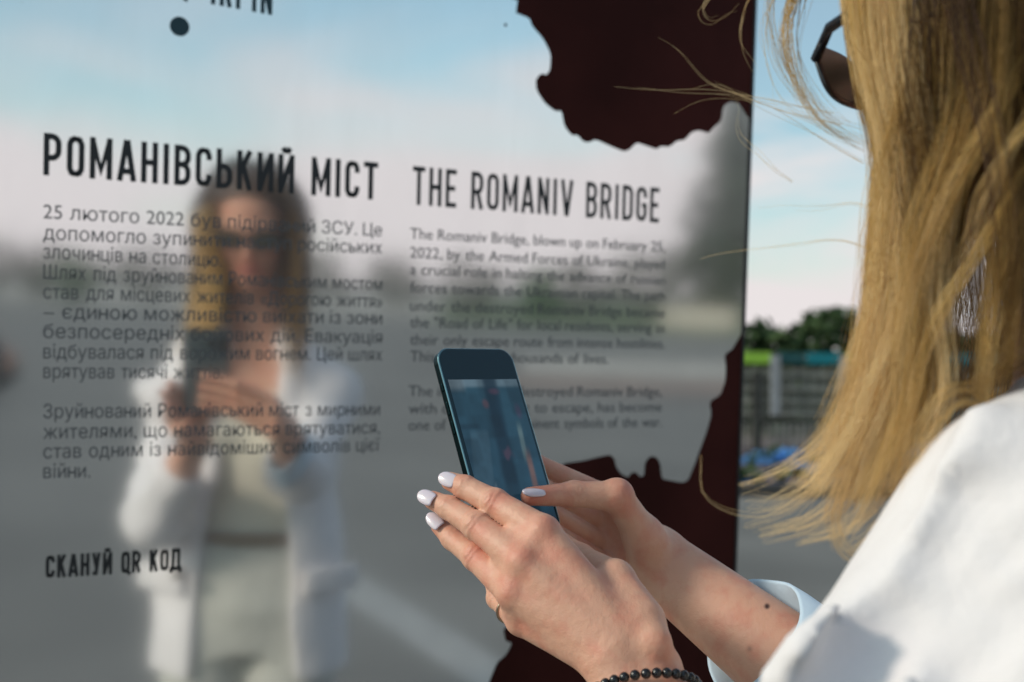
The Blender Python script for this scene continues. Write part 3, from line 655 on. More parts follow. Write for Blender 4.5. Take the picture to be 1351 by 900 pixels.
for _ in range(3): nb = (nb+np.roll(nb, 1, 0)+np.roll(nb, -1, 0)+np.roll(nb, 1, 1)+np.roll(nb, -1, 1))/5
col = col**1.2*1.3*(0.55+0.9*nb)[..., None]; col = col*0.82+col.mean(2, keepdims=True)*0.18
col *= (0.97+0.06*rng.random((ny//4+1, nx//4+1)).repeat(4, 0).repeat(4, 1)[:ny, :nx])[..., None]
m = bpy.data.materials.new('screen_picture'); m.use_nodes = True; t = m.node_tree; b = t.nodes['Principled BSDF']; at = N(t, 'ShaderNodeAttribute'); at.attribute_name = 'picture'
L(t, at.outputs['Color'], b.inputs['Emission Color']); b.inputs['Emission Strength'].default_value = 0.42; b.inputs['Base Color'].default_value = (0.01, 0.02, 0.03, 1); b.inputs['Roughness'].default_value = 0.06
V = np.stack([PL(x*0.0352, -0.0105+y*0.0625, 0.00465) for y in gy for x in gx])
Fc = np.array([(j*nx+i, j*nx+i+1, (j+1)*nx+i+1, (j+1)*nx+i) for j in range(ny-1) for i in range(nx-1)])
build('screen_image', V, Fc, m, scr, attrs={'picture': ('FLOAT_COLOR', np.c_[col.reshape(-1, 3), np.ones(nx*ny)])})
Mph = np.stack([PB, PA, PZ], 1)
cb = MB(); cb.box(PL(0.017, 0.057, -0.0052), (0.036, 0.037, 0.0022), Mph, bev=0.001); cb.done('camera_bump', M_pback, ph, smooth=False)
for lx, ly in ((0.026, 0.066), (0.026, 0.048), (0.009, 0.057)):
    l_ = MB(); l_.tube([PL(lx, ly, -0.0055), PL(lx, ly, -0.0078)], 0.0072, 20); l_.done('camera_lens', M_lens, ph, smooth=False)
for y, h_ in ((0.047, 0.006), (0.029, 0.0105), (0.013, 0.0105)):
    b_ = MB(); b_.box(PL(-PHW-0.0002, y, 0), (0.0012, h_, 0.003), Mph, bev=0.0004); b_.done('side_button', M_pframe, ph, smooth=False)
# ------------------------------------------------------------------ the woman: pose
Z3 = np.array([0, 0, 1.0])
E_MID = P(1177, 94, 0.70)
HYAW, HPIT, BYAW = R_(44), R_(26), R_(46)
fh = np.array([-math.sin(HYAW), math.cos(HYAW), 0]); HF = fh*math.cos(HPIT)-Z3*math.sin(HPIT); HU = Z3*math.cos(HPIT)+fh*math.sin(HPIT); HR = np.cross(HF, HU)
HC = E_MID-HF*0.085
def hl(p): q = p-HC; return np.stack([q@HR, q@HF, q@HU], -1)       # world -> head
def hw(x, y, z): return HC+HR*x+HF*y+HU*z
BF = np.array([-math.sin(BYAW), math.cos(BYAW), 0]); BR = np.array([BF[1], -BF[0], 0])
BO = np.array([HC[0], HC[1], 0])-BF*0.055+BR*0.012
def bl(p): q = p-BO; return np.stack([q@BR, q@BF, q[..., 2]], -1)
def bw(x, y, z): return BO+BR*x+BF*y+Z3*z
def ik(a, b, l1, l2, pole):
    d = b-a; n_ = np.linalg.norm(d); l = min(n_, (l1+l2)*0.999); x = (l1*l1-l2*l2+l*l)/(2*l); hgt = math.sqrt(max(l1*l1-x*x, 0)); u = d/n_; pl = pole-u*(pole@u)
    return a+u*x+nrm(pl)*hgt
SHL, SHR = bw(-0.160, -0.005, 1.220), bw(0.160, 0.0, 1.235)
WL, WR_ = P(843, 893, 0.745), P(872, 746, 0.945)
ELB_L = ik(SHL, WL, 0.27, 0.235, np.array([-0.42, 0.22, -1.0]))
CUFFP = P(985, 834, 0.89); axR = nrm(CUFFP-WR_); ELB_R = WR_+axR*0.235
axL = nrm(ELB_L-WL)
woman = empty('person', (BO[0], BO[1], 0), 'woman in a white jacket photographing the steel sign with a phone', 'person')

# skin
def skin_mat(name='skin', a=(0.66, 0.365, 0.255), b_=(0.60, 0.205, 0.140)):
    m = bpy.data.materials.new(name); m.use_nodes = True; t = m.node_tree; b = t.nodes['Principled BSDF']; c = N(t, 'ShaderNodeTexCoord')
    at = N(t, 'ShaderNodeAttribute'); at.attribute_name = 'flush'; at2 = N(t, 'ShaderNodeAttribute'); at2.attribute_name = 'mole'
    nz_ = N(t, 'ShaderNodeTexNoise'); nz_.inputs['Scale'].default_value = 55; nz_.inputs['Detail'].default_value = 6; L(t, c.outputs['Object'], nz_.inputs['Vector'])
    mr = N(t, 'ShaderNodeMapRange'); mr.inputs['From Min'].default_value = 0.3; mr.inputs['From Max'].default_value = 0.7; mr.inputs['To Min'].default_value = -0.35; mr.inputs['To Max'].default_value = 0.50; L(t, nz_.outputs['Fac'], mr.inputs['Value'])
    ad_ = N(t, 'ShaderNodeMath', operation='ADD'); ad_.use_clamp = True; L(t, at.outputs['Fac'], ad_.inputs[0]); L(t, mr.outputs[0], ad_.inputs[1])
    mx = N(t, 'ShaderNodeMix', data_type='RGBA'); L(t, ad_.outputs[0], mx.inputs[0]); mx.inputs[6].default_value = (*a, 1); mx.inputs[7].default_value = (*b_, 1)
    mx2 = N(t, 'ShaderNodeMix', data_type='RGBA'); L(t, at2.outputs['Fac'], mx2.inputs[0]); L(t, mx.outputs[2], mx2.inputs[6]); mx2.inputs[7].default_value = (0.06, 0.025, 0.02, 1)
    L(t, mx2.outputs[2], b.inputs['Base Color']); b.inputs['Roughness'].default_value = 0.50; b.inputs['Specular IOR Level'].default_value = 0.4
    b.inputs['Subsurface Weight'].default_value = 0.18; b.inputs['Subsurface Radius'].default_value = (1.0, 0.35, 0.18); b.inputs['Subsurface Scale'].default_value = 0.007
    # fine criss-cross lines and pores
    vo = N(t, 'ShaderNodeTexVoronoi'); vo.inputs['Scale'].default_value = 620; vo.feature = 'DISTANCE_TO_EDGE'; L(t, c.outputs['Object'], vo.inputs['Vector'])
    n3 = N(t, 'ShaderNodeTexNoise'); n3.inputs['Scale'].default_value = 180; n3.inputs['Detail'].default_value = 5; L(t, c.outputs['Object'], n3.inputs['Vector'])
    b1 = N(t, 'ShaderNodeBump'); b1.inputs['Strength'].default_value = 0.5; b1.inputs['Distance'].default_value = 0.0004; L(t, vo.outputs['Distance'], b1.inputs['Height'])
    b2 = N(t, 'ShaderNodeBump'); b2.inputs['Strength'].default_value = 0.42; b2.inputs['Distance'].default_value = 0.0018; L(t, n3.outputs['Fac'], b2.inputs['Height']); L(t, b1.outputs[0], b2.inputs['Normal']); L(t, b2.outputs[0], b.inputs['Normal'])
    return m
M_skin = skin_mat()
M_nail = mat('lilac_nail', (0.72, 0.62, 0.68), 0.18, spec=0.5, coat=0.6, sss=0.1)

# ---- left hand, its back towards the viewer
def J(px, py, d, r): return (P(px, py, d), r/1000.0)
LH = dict(
    index=[J(716, 703, .789, 12.2), J(653, 664, .820, 10.1), J(614, 643, .838, 8.5), J(594, 635, .846, 7.0)],
    middle=[J(690, 742, .780, 12.2), J(629, 694, .815, 10.0), J(592, 670, .838, 8.5), J(571, 660, .848, 7.0)],
    ring=[J(678, 782, .780, 11.6), J(628, 735, .817, 9.5), J(597, 711, .840, 8.0), J(580, 694, .850, 6.6)],
    little=[J(688, 818, .790, 10.6), J(657, 789, .822, 7.8), J(650, 759, .846, 6.6), J(652, 732, .858, 5.6)],
    thumb=[J(812, 762, .790, 12.5), J(765, 738, .835, 10.5), J(733, 712, .858, 8.5)])
LCAR = dict(index=P(818, 828, .752), middle=P(812, 848, .747), ring=P(800, 862, .748), little=P(790, 870, .752))
def dorsal_L(p): return nrm(C0-p+0.25*np.array([0, 0, 0.4]))
def finger(p, ch, k=0.0035, bump=None):
    d = None
    for (a, ra), (b, rb) in zip(ch[:-1], ch[1:]):
        c = cap(p, a, b, ra, rb*1.0)
        d = c if d is None else smin(d, c, k)
    return d
def wrinkle(p, c, ax, dors, wl=0.0034, amp=0.00042, ext=0.0062, rad=0.012):
    q = p-c; s = q@ax; h = q@dors; r = np.sqrt((q*q).sum(1)); l_ = q@np.cross(ax, dors)
    m = np.exp(-(s/ext)**2)*np.clip(h/0.006, 0, 1)*(r < rad*1.6)
    return amp*0.85*m*np.cos(2*math.pi*np.sqrt(s*s+0.30*(l_+0.001)**2+1e-9)/wl+0.5*np.sin(l_*700))
def sdf_left(p):
    fs = []
    for nm in ('index', 'middle', 'ring', 'little'):
        ch = LH[nm]; d = finger(p, ch)
        pip = ch[1][0]; ax = nrm(ch[2][0]-ch[0][0]); dr = dorsal_L(pip)
        d = smin(d, np.sqrt(((p-(pip+dr*0.0012))**2).sum(1))-ch[1][1]*0.97, 0.003)
        dip = ch[2][0]
        d = d+wrinkle(p, pip, ax, dr)+0.6*wrinkle(p, dip, ax, dorsal_L(dip), wl=0.0028, ext=0.004)
        fs.append(d)
    pm = None
    for nm in ('index', 'middle', 'ring', 'little'):
        c = cap(p, LCAR[nm], LH[nm][0][0], 0.0125, LH[nm][0][1]*1.0)
        pm = c if pm is None else smin(pm, c, 0.013)
    for nm, am in (('index', .0022), ('middle', .0026), ('ring', .0022), ('little', .0020)):     # knuckles and tendons
        k = LH[nm][0][0]; dr = dorsal_L(k); kk = k+dr*(LH[nm][0][1]-0.0055)
        pm = smin(pm, np.sqrt(((p-kk)**2).sum(1))-(0.0055+am*0.55), 0.006)
        pm = smin(pm, cap(p, kk, LCAR[nm]+dr*0.0085, 0.0024, 0.0020), 0.008)
    for n0, n1 in (('index', 'middle'), ('middle', 'ring'), ('ring', 'little')):                 # webs between the fingers
        a0_, b0_, a1_, b1_ = LH[n0][0][0], LH[n0][1][0], LH[n1][0][0], LH[n1][1][0]
        pm = smin(pm, cap(p, (a0_+a1_)/2, (a0_*.62+b0_*.38+a1_*.62+b1_*.38)/2, 0.0100, 0.0075), 0.006)
    th = finger(p, [(P(848, 818, .757), 0.0150), (P(812, 764, .785), 0.0125)]+LH['thumb'][1:], 0.006)
    wr = smin(cap(p, P(823, 893, .745), WL+axL*0.10+(P(823, 893, .745)-WL)*1.1, 0.0195, 0.026), cap(p, P(862, 884, .748), WL+axL*0.10+(P(862, 884, .748)-WL)*1.1, 0.0195, 0.027), 0.015)
    wr = smin(wr, np.sqrt(((p-P(866, 848, .737))**2).sum(1))-0.0095, 0.012)
    pm = smin(smin(pm, th, 0.012), wr, 0.016)
    d = pm; fo = None
    for f_ in fs: fo = f_ if fo is None else smin(fo, f_, 0.0009)
    return smin(d, fo, 0.0042)
# ---- right hand, holding the phone from its far side
_t0 = PLpx(699, 655, 0.0125); _t1 = PLpx(757, 652, 0.019); MCPT = P(814, 655, .905); CMCT = P(862, 728, .935)
RH = dict(thumb=[(CMCT, .0150), (MCPT, .0124), (_t1, .0098), (_t0, .0072)])
RCAR = {}
_i1 = PLpx(724, 610, -0.020); li = np.array([(_i1-PC)@PB, (_i1-PC)@PA])
_off = -li[0]+0.051
def PLc(x, y, z): return PL(x, y, z)
yI = li[1]
for k, (nm, mc, dy) in enumerate((('index', P(797, 655, .965), 0.0), ('middle', P(797, 690, .972), -0.021), ('ring', P(801, 722, .970), -0.041), ('little', P(808, 750, .962), -0.059))):
    r0 = (.0105, .0107, .0102, .0092)[k]
    RH[nm] = [(mc, r0), (PLc(0.050, yI+dy, -0.020), r0*.82), (PLc(0.020, yI+dy+0.006, -0.0135), r0*.74), (PLc(-0.004-0.002*k, yI+dy+0.010, -0.0112), r0*.62)]
    RCAR[nm] = WR_+(np.array([0, 0, 1])*0.012*(1.2-k)*0.8)+nrm(mc-WR_)*0.012
def sdf_right(p):
    fs = []
    for nm in ('index', 'middle', 'ring', 'little'): fs.append(finger(p, RH[nm]))
    pm = None
    for nm in ('index', 'middle', 'ring', 'little'):
        c = cap(p, RCAR[nm], RH[nm][0][0], 0.0130, RH[nm][0][1]*1.06)
        pm = c if pm is None else smin(pm, c, 0.013)
    th = finger(p, RH['thumb'], 0.005)
    ax = nrm(_t0-MCPT); dr = nrm(C0-_t1+np.array([0, 0, 0.5]))
    th = th+0.8*wrinkle(p, _t1, ax, dr, wl=0.0036)
    th = smin(th, np.sqrt(((p-(MCPT+np.array([0, 0, 0.002])))**2).sum(1))-0.0122, 0.004)
    thm = cap(p, CMCT+0.25*(MCPT-CMCT), CMCT+np.array([0.0, 0.004, -0.022]), 0.0150, 0.0140)          # ball of the thumb
    th = smin(th, thm, 0.014)
    wu = nrm(np.cross(axR, nrm(C0-WR_)))
    if wu[2] < 0: wu = -wu
    wr = smin(cap(p, WR_+wu*0.0095, WR_+axR*0.13+wu*0.006, 0.0195, 0.0315), cap(p, WR_-wu*0.0095, WR_+axR*0.13-wu*0.006, 0.0195, 0.0315), 0.015)
    pm = smin(smin(pm, wr, 0.018), th, 0.009)
    fo = None
    for f_ in fs: fo = f_ if fo is None else smin(fo, f_, 0.0009)
    return smin(pm, fo, 0.0042)

# ---- head, neck and body
def sdf_head(p):
    q = hl(p); x, y, z = q.T; qa = np.stack([np.abs(x), y, z], -1)
    d = ells(q, (0, -0.012, 0.030), (0.074, 0.097, 0.080))
    d = smin(d, ells(q, (0, 0.030, -0.045), (0.060, 0.062, 0.078)), 0.02)
    d = smin(d, ells(q, (0, 0.050, -0.088), (0.042, 0.042, 0.034)), 0.02)
    d = smin(d, np.sqrt(((q-np.array([0, 0.082, -0.104]))**2).sum(1))-0.015, 0.014)
    d = smin(d, ells(qa, (0.040, 0.062, -0.035), (0.022, 0.022, 0.024)), 0.018)                      # cheeks
    d = smin(d, cap(qa, (0.006, 0.088, 0.018), (0.046, 0.072, 0.020), 0.009, 0.007), 0.012)             # brows
    d = smax(d, -(np.sqrt(((qa-np.array([0.031, 0.097, -0.001]))**2).sum(1))-0.0135), 0.010)            # sockets
    d = smin(d, np.sqrt(((qa-np.array([0.031, 0.0755, -0.001]))**2).sum(1))-0.0125, 0.003)              # lids
    d = smin(d, cap(q, (0, 0.086, 0.005), (0, 0.108, -0.036), 0.0070, 0.0088), 0.009)
    d = smin(d, np.sqrt(((qa-np.array([0.0105, 0.097, -0.040]))**2).sum(1))-0.0072, 0.006)
    d = smin(d, cap(qa, (0, 0.0905, -0.066), (0.019, 0.082, -0.068), 0.0055, 0.003), 0.004)
    d = smin(d, cap(qa, (0, 0.0895, -0.0765), (0.016, 0.083, -0.073), 0.0065, 0.003), 0.004)
    e = ells(qa, (0.076, -0.008, -0.010), (0.008, 0.018, 0.030)); e = smax(e, -ells(qa, (0.083, -0.004, -0.008), (0.006, 0.010, 0.018)), 0.004)
    d = smin(d, e, 0.006)
    return d
NK0, NK1 = hw(0, -0.030, -0.07), bw(0, -0.005, 1.33)
BZ = [0.70, 0.80, 0.90, 0.96, 1.03, 1.09, 1.16, 1.235, 1.285, 1.32, 1.35, 1.40]
BA = [.150, .168, .165, .150, .124, .128, .140, .142, .125, .085, .058, .045]
BB = [.100, .112, .105, .094, .084, .088, .094, .086, .070, .058, .050, .045]
def prof(p, add=0.0, za=BZ, A=BA, B=BB, cy=0.0):
    q = bl(p); a = np.interp(q[:, 2], za, A)+add; b = np.interp(q[:, 2], za, B)+add
    k = np.sqrt((q[:, 0]/a)**2+((q[:, 1]-cy)/b)**2)
    d = (k-1)*np.minimum(a, b)*(0.6+0.4*np.minimum(1, 1/np.maximum(k, .3)))
    return np.maximum(d, np.maximum(za[0]-q[:, 2], q[:, 2]-za[-1]))
HIPL, HIPR = bw(-0.085, 0, 0.86), bw(0.085, 0, 0.86); ANKL, ANKR = bw(-0.10, -0.02, 0.09), bw(0.10, 0.02, 0.09); KNL, KNR = bw(-0.095, 0.02, 0.48), bw(0.095, 0.03, 0.48)
cutL = WL+axL*0.055; cutR = WR_+axR*0.128
def sdf_body(p):
    d = prof(p); q = bl(p); qa = np.stack([np.abs(q[:, 0]), q[:, 1], q[:, 2]], -1)
    d = smin(d, ells(qa, (0.072, 0.068, 1.165), (0.055, 0.045, 0.055)), 0.02)
    d = smin(d, cap(p, NK0, NK1, 0.050, 0.058), 0.03)
    for s, e, c, a in ((SHL, ELB_L, cutL, axL), (SHR, ELB_R, cutR, axR)):
        ar = smin(cap(p, s, e, 0.036, 0.036), cap(p, e, c-a*0.02, 0.036, 0.033), 0.02); d = smin(d, ar, 0.03)
    for h_, k_, a_ in ((HIPL, KNL, ANKL), (HIPR, KNR, ANKR)):
        d = smin(d, smin(cap(p, h_, k_, 0.082, 0.052), cap(p, k_, a_, 0.052, 0.036), 0.02), 0.02)
        d = smin(d, cap(p, a_-Z3*0.045, a_-Z3*0.06+BF*0.13, 0.030, 0.024), 0.02)
    return smin(d, sdf_head(p), 0.018)
lo = np.minimum(bw(-.3, -.2, 0), bw(.3, .3, 0)); 
def bbox(pts, m): a = np.array(pts); return a.min(0)-m, a.max(0)+m
def make_hand(sdf, pts, cut, ax, h):
    lo, hi = bbox(pts, 0.032); V, Q = isomesh(sdf, lo, hi, h)
    keep = ((V-cut)@ax < 0); Q = Q[keep[Q].all(1)]; return V, Q
VL, QL = make_hand(sdf_left, [j[0] for c in LH.values() for j in c]+[WL, WL+axL*0.075, P(866, 848, .737)], cutL, axL, 0.00105)
VR, QR = make_hand(sdf_right, [j[0] for c in RH.values() for j in c]+[WR_, WR_+axR*0.15], cutR, axR, 0.00115)
blo, bhi = bbox([bw(x, y, z) for x in (-.22, .22) for y in (-.16, .2) for z in (0.0, 1.70)]+[ELB_L, ELB_R, cutL, cutR], 0.05); blo[2] = 0.0
VB_, QB = isomesh(sdf_body, blo, bhi, 0.0045)
kb_ = np.ones(len(VB_), bool)
for c, a in ((cutL, axL), (cutR, axR)): kb_ &= ~(((VB_-c)@a < 0.012) & (np.linalg.norm(VB_-c, axis=1) < 0.10) & (np.abs(np.linalg.norm(np.cross(VB_-c, a), axis=1)) < 0.06))
QB = QB[kb_[QB].all(1)]
def gauss_attr(V, pts, r):
    f_ = np.zeros(len(V))
    for p_ in pts: f_ = np.maximum(f_, np.exp(-((V-p_)**2).sum(1)/r**2))
    return f_
flL = np.clip(0.75*gauss_attr(VL, [LH[n][1][0]+dorsal_L(LH[n][1][0])*.008 for n in ('index', 'middle', 'ring')], 0.008)+0.8*gauss_attr(VL, [LH[n][0][0]+dorsal_L(LH[n][0][0])*.01 for n in ('index', 'middle', 'ring', 'little')], 0.013)+0.5*gauss_attr(VL, [LH[n][3][0] for n in LH if n != 'thumb'], 0.014), 0, 1)*0.85
flR = np.clip(0.6*gauss_attr(VR, [MCPT, _t1], 0.014)+0.9*gauss_attr(VR, [_t0-np.array([0, 0, .006])], 0.017)+0.5*gauss_attr(VR, [P(735, 610, .95)], 0.02), 0, 1)
hb = hl(VB_); flB = np.clip(0.7*gauss_attr(hb, [(0, .112, -.036), (.042, .075, -.035), (-.042, .075, -.035), (.016, .09, -.071), (-.016, .09, -.071), (0, .095, -.071)], 0.016), 0, 1)
Vall = np.concatenate([VL, VR, VB_]); Qall = np.concatenate([QL, QR+len(VL), QB+len(VL)+len(VR)]); fl = np.concatenate([flL, flR, flB])
# moles on the forearm
pj = proj(VR); mo = np.zeros(len(Vall)); mo[len(VL):len(VL)+len(VR)] = np.maximum(np.exp(-(((pj[:, 0]-1012)/3.6)**2+((pj[:, 1]-800)/3.8)**2)**2), 0.45*np.exp(-(((pj[:, 0]-989)/3.5)**2+((pj[:, 1]-856)/3.5)**2)))
used = np.zeros(len(Vall), bool); used[Qall] = True; rem = np.cumsum(used)-1
body = build('body', Vall[used], rem[Qall].astype(np.int64), M_skin, woman, attrs={'flush': ('FLOAT', fl[used]), 'mole': ('FLOAT', mo[used])})
import bmesh
bm = bmesh.new(); bm.from_mesh(body.data); bm.edges.ensure_lookup_table()
wb = np.array(woman.location)
for c in (cutL, cutR):
    es = [e for e in bm.edges if e.is_boundary and (np.linalg.norm(np.array(e.verts[0].co)+wb-c) < 0.07)]
    try: bmesh.ops.bridge_loops(bm, edges=es)
    except Exception as ex: print('bridge', ex, len(es))
for f_ in bm.faces: f_.smooth = True
bmesh.ops.recalc_face_normals(bm, faces=bm.faces)
bm.to_mesh(body.data); bm.free()

# nails
def nail(c, tip_dir, dors, ln, wd_):
    y = nrm(tip_dir); z = nrm(dors-y*(dors@y)); x = np.cross(y, z); n1, n2 = 14, 9; V = []; Fc = []
    for j in range(n1):
        v = -1+2*j/(n1-1); hw_ = wd_/2*(max(0.0, 1-abs((v+0.10)/1.12)**(2.4 if v > 0 else 3.2)))**0.5 if abs((v+0.10)/1.12) < 1 else 0.0
        hw_ = max(hw_, 0.0004)
        for i in range(n2):
            u = -1+2*i/(n2-1); V.append(c+y*v*ln/2+x*u*hw_+z*(0.0011*(1-u*u*(hw_/(wd_/2))**2*1.6)-0.0006*v*v))
    V2 = [p-z*0.0009 for p in V]; k = len(V); V += V2
    for j in range(n1-1):
        for i in range(n2-1):
            a = j*n2+i; Fc.append((a, a+1, a+n2+1, a+n2)); Fc.append((k+a, k+a+n2, k+a+n2+1, k+a+1))
    rim = [i for i in range(n2)]+[j*n2+n2-1 for j in range(1, n1)]+[(n1-1)*n2+i for i in range(n2-2, -1, -1)]+[j*n2 for j in range(n1-2, 0, -1)]
    for i in range(len(rim)): a, b = rim[i], rim[(i+1) % len(rim)]; Fc.append((a, k+a, k+b, b))
    return build('fingernail', V, Fc, M_nail, woman)
for nm, (px, py), ln, wd_ in (('index', (589.5, 631.5), .0148, .0112), ('middle', (561.5, 655), .0152, .0114), ('ring', (572.5, 686), .0155, .0106)):
    ch = LH[nm]; td = nrm(ch[3][0]-ch[2][0]); dp = np.linalg.norm(ch[3][0]-C0)
    zt = (ch[3][0]-C0)@FW-0.0066; nail(P(px, py, zt), td, nrm(C0-ch[3][0])+np.array([0, 0, 0.25]), ln, wd_)
td = nrm(_t0-_t1); nail(PLpx(704, 648.5, 0.0195), td, nrm(C0-_t0)*0.75+np.array([0, 0, 0.75]), .0195, .0092)
# ring on the ring finger, bead bracelet
M_gold = mat('ring_metal', (0.55, 0.40, 0.28), 0.28, metal=1.0)
rg = MB(); a_, b_ = LH['little'][0], LH['little'][1]; c_ = a_[0]*0.52+b_[0]*0.48; ax = nrm(b_[0]-a_[0]); e1 = nrm(np.cross(ax, Z3)); e2 = np.cross(ax, e1)
rg.tube([c_+(e1*math.cos(t)+e2*math.sin(t))*0.0098 for t in np.linspace(0, 2*math.pi, 40, endpoint=False)], 0.0012, 8, closed=True); rg.done('finger_ring', M_gold, woman)
M_bead = mat('black_bead', (0.008, 0.008, 0.009), 0.22, spec=0.6)
br = MB(); c_ = WL+axL*0.012; e1 = nrm(P(903, 875, .75)-P(782, 900, .745)); e1 = nrm(e1-axL*(e1@axL)); e2 = np.cross(axL, e1)
for k in range(33):
    t = 2*math.pi*k/33; br.ell(c_+e1*math.cos(t)*0.0365+e2*math.sin(t)*0.0285, (0.0034,)*3, nu=12, nv=8)
brc = br.done('bracelet', M_bead, woman)

# ------------------------------------------------------------------ clothes
def folds(p, amp):
    q = bl(p); x, y, z = q.T
    return amp*(np.sin(22*(z*0.8+x*0.9)+9*y+1.3*np.sin(9*z+5*x))*0.55+np.sin(37*(x*0.5-z)+14*y+2*np.sin(11*x+3))*0.30+0.25*np.sin(61*(z*.7+y)+7*x))
def jfolds(p):
    q = p-SHL; a = q@nrm(RT*0.62+UP*0.78); b = q@nrm(RT*0.78-UP*0.62); c = q@FW
    near = np.exp(-(np.sqrt((q*q).sum(1))/0.30)**4)
    long_ = 0.0062*np.sin(b*74+1.6*np.sin(a*11+c*9)+c*30+0.6)*(0.55+0.45*np.sin(a*16+b*9+1.2))
    return near*long_+(1-near)*folds(p, 0.0034)
JZ = [0.66, 0.75, 0.90, 1.03, 1.12, 1.19, 1.235, 1.28, 1.31, 1.34, 1.37]
JA = [.205, .204, .196, .178, .178, .182, .185, .172, .128, .085, .070]
JB = [.150, .148, .140, .125, .122, .128, .124, .108, .090, .078, .072]
JL0, JL1 = P(1364, 688, .53), P(1148, 922, .52)
slL = WL+axL*0.115; slR = CUFFP+axR*0.105
def sdf_jacket(p):
    d = prof(p, 0, JZ, JA, JB)
    q = bl(p); x, y, z = q.T
    op = np.interp(z, [0.66, 0.95, 1.12, 1.22, 1.32, 1.40], [0.105, 0.085, 0.060, 0.062, 0.060, 0.050])
    d = smax(d, -np.maximum(np.abs(x)-op, -(y-0.0)), 0.012)
    # lapel rolls and collar
    qa = np.stack([np.abs(x), y, z], -1)
    d = smin(d, cap(qa, (0.070, 0.105, 1.06), (0.078, 0.108, 1.19), 0.010, 0.016), 0.012); d = smin(d, cap(qa, (0.078, 0.108, 1.19), (0.070, 0.055, 1.335), 0.016, 0.014), 0.012)
    d = smin(d, cap(qa, (0.070, 0.055, 1.335), (0.050, -0.055, 1.372), 0.015, 0.015), 0.012); d = smin(d, cap(qa, (0.0, -0.073, 1.372), (0.050, -0.055, 1.372), 0.016, 0.015), 0.012)
    for s, e, c, re_ in ((SHL, ELB_L, slL, .050), (SHR, ELB_R, slR, .046)):
        ar = smin(cap(p, s, e, 0.048, 0.062), cap(p, e, c, 0.060, re_), 0.025)
        dd = nrm(e-s); t = (p-s)@dd; ar = ar+0.0035*np.sin(t*95+3.0*np.sin((p@BR)*30)+1.5)*np.exp(-((t-0.16)/0.13)**2)
        d = smin(d, ar, 0.035)
    d = smin(d, cap(p, bw(-0.050, -0.012, 1.322), JL0, 0.056, 0.047), 0.03); d = smin(d, cap(p, JL0, JL1, 0.047, 0.046), 0.03); d = smin(d, cap(p, bw(0.050, -0.012, 1.318), SHR, 0.058, 0.062), 0.03)
    # drag folds running from the shoulder towards the front of the arm
    for a, b, r, sg_ in FOLDS:
        c = cap(p, a, b, r, r); d = smin(d, c, 0.010) if sg_ > 0 else smax(d, -c, 0.010)
    return d+jfolds(p)
FOLDS = []
def surf(f, px, py, z0=0.34, z1=0.75):
    k = z0; d = ray(px, py); d = d/ (d@FW)
    for _ in range(60):
        v = f((C0+d*k)[None])[0]
        if v < 0.0004: break
        k += max(v*0.8, 0.0005)
        if k > z1: return None
    return k
def fold_line(pts, r, h_, sg_):
    ks = [(x, y, surf(sdf_jacket, x, y)) for x, y in pts]; ks = [q for q in ks if q[2]]
    new = []
    for (x0_, y0_, k0), (x1_, y1_, k1) in zip(ks[:-1], ks[1:]):
        off = (r-h_) if sg_ > 0 else (h_-r); new.append((P(x0_, y0_, k0+off), P(x1_, y1_, k1+off), r, sg_))
    return new
_nf = []
for args in (([(1296, 560), (1262, 628), (1226, 705), (1205, 768), (1194, 840), (1184, 930)], 0.013, 0.0135, 1), ([(1400, 625), (1318, 690), (1264, 748), (1222, 822), (1205, 880)], 0.012, 0.0125, 1),
             ([(1400, 700), (1305, 765), (1242, 832), (1208, 900)], 0.013, 0.013, 1), ([(1200, 778), (1160, 808), (1117, 836), (1075, 870), (1035, 905)], 0.010, 0.0105, 1),
             ([(1180, 818), (1135, 856), (1095, 905)], 0.015, 0.012, -1), ([(1275, 655), (1243, 730), (1228, 775)], 0.010, 0.006, -1), ([(1400, 668), (1330, 722), (1270, 778), (1232, 832)], 0.009, 0.0065, -1),
             ([(1400, 560), (1340, 620), (1290, 680)], 0.012, 0.005, -1), ([(1400, 760), (1320, 810), (1262, 880)], 0.010, 0.006, -1)):
    _nf += fold_line(*args)
FOLDS += _nf
def mk(f, pts, m, h, name, parent, cutf=None):
    lo, hi = bbox(pts, 0.09); V, Q = isomesh(f, lo, hi, h); return build(name, V, Q, m, parent)
def cloth_mat(name, col, rough=0.85, weave=900, wr=0.5, sheen=0.2):
    m = mat(name, col, rough, spec=0.25, bump=0.0); t = m.node_tree; b = t.nodes['Principled BSDF']; c = N(t, 'ShaderNodeTexCoord')
    b.inputs['Sheen Weight'].default_value = sheen
    n1 = N(t, 'ShaderNodeTexNoise'); n1.inputs['Scale'].default_value = 14; n1.inputs['Detail'].default_value = 6; L(t, c.outputs['Object'], n1.inputs['Vector'])
    n2 = N(t, 'ShaderNodeTexNoise'); n2.inputs['Scale'].default_value = weave; L(t, c.outputs['Object'], n2.inputs['Vector'])
    b1 = N(t, 'ShaderNodeBump'); b1.inputs['Strength'].default_value = wr; b1.inputs['Distance'].default_value = 0.016; L(t, n1.outputs['Fac'], b1.inputs['Height'])
    b2 = N(t, 'ShaderNodeBump'); b2.inputs['Strength'].default_value = 0.15; b2.inputs['Distance'].default_value = 0.0006; L(t, n2.outputs['Fac'], b2.inputs['Height']); L(t, b1.outputs[0], b2.inputs['Normal']); L(t, b2.outputs[0], b.inputs['Normal'])
    return m
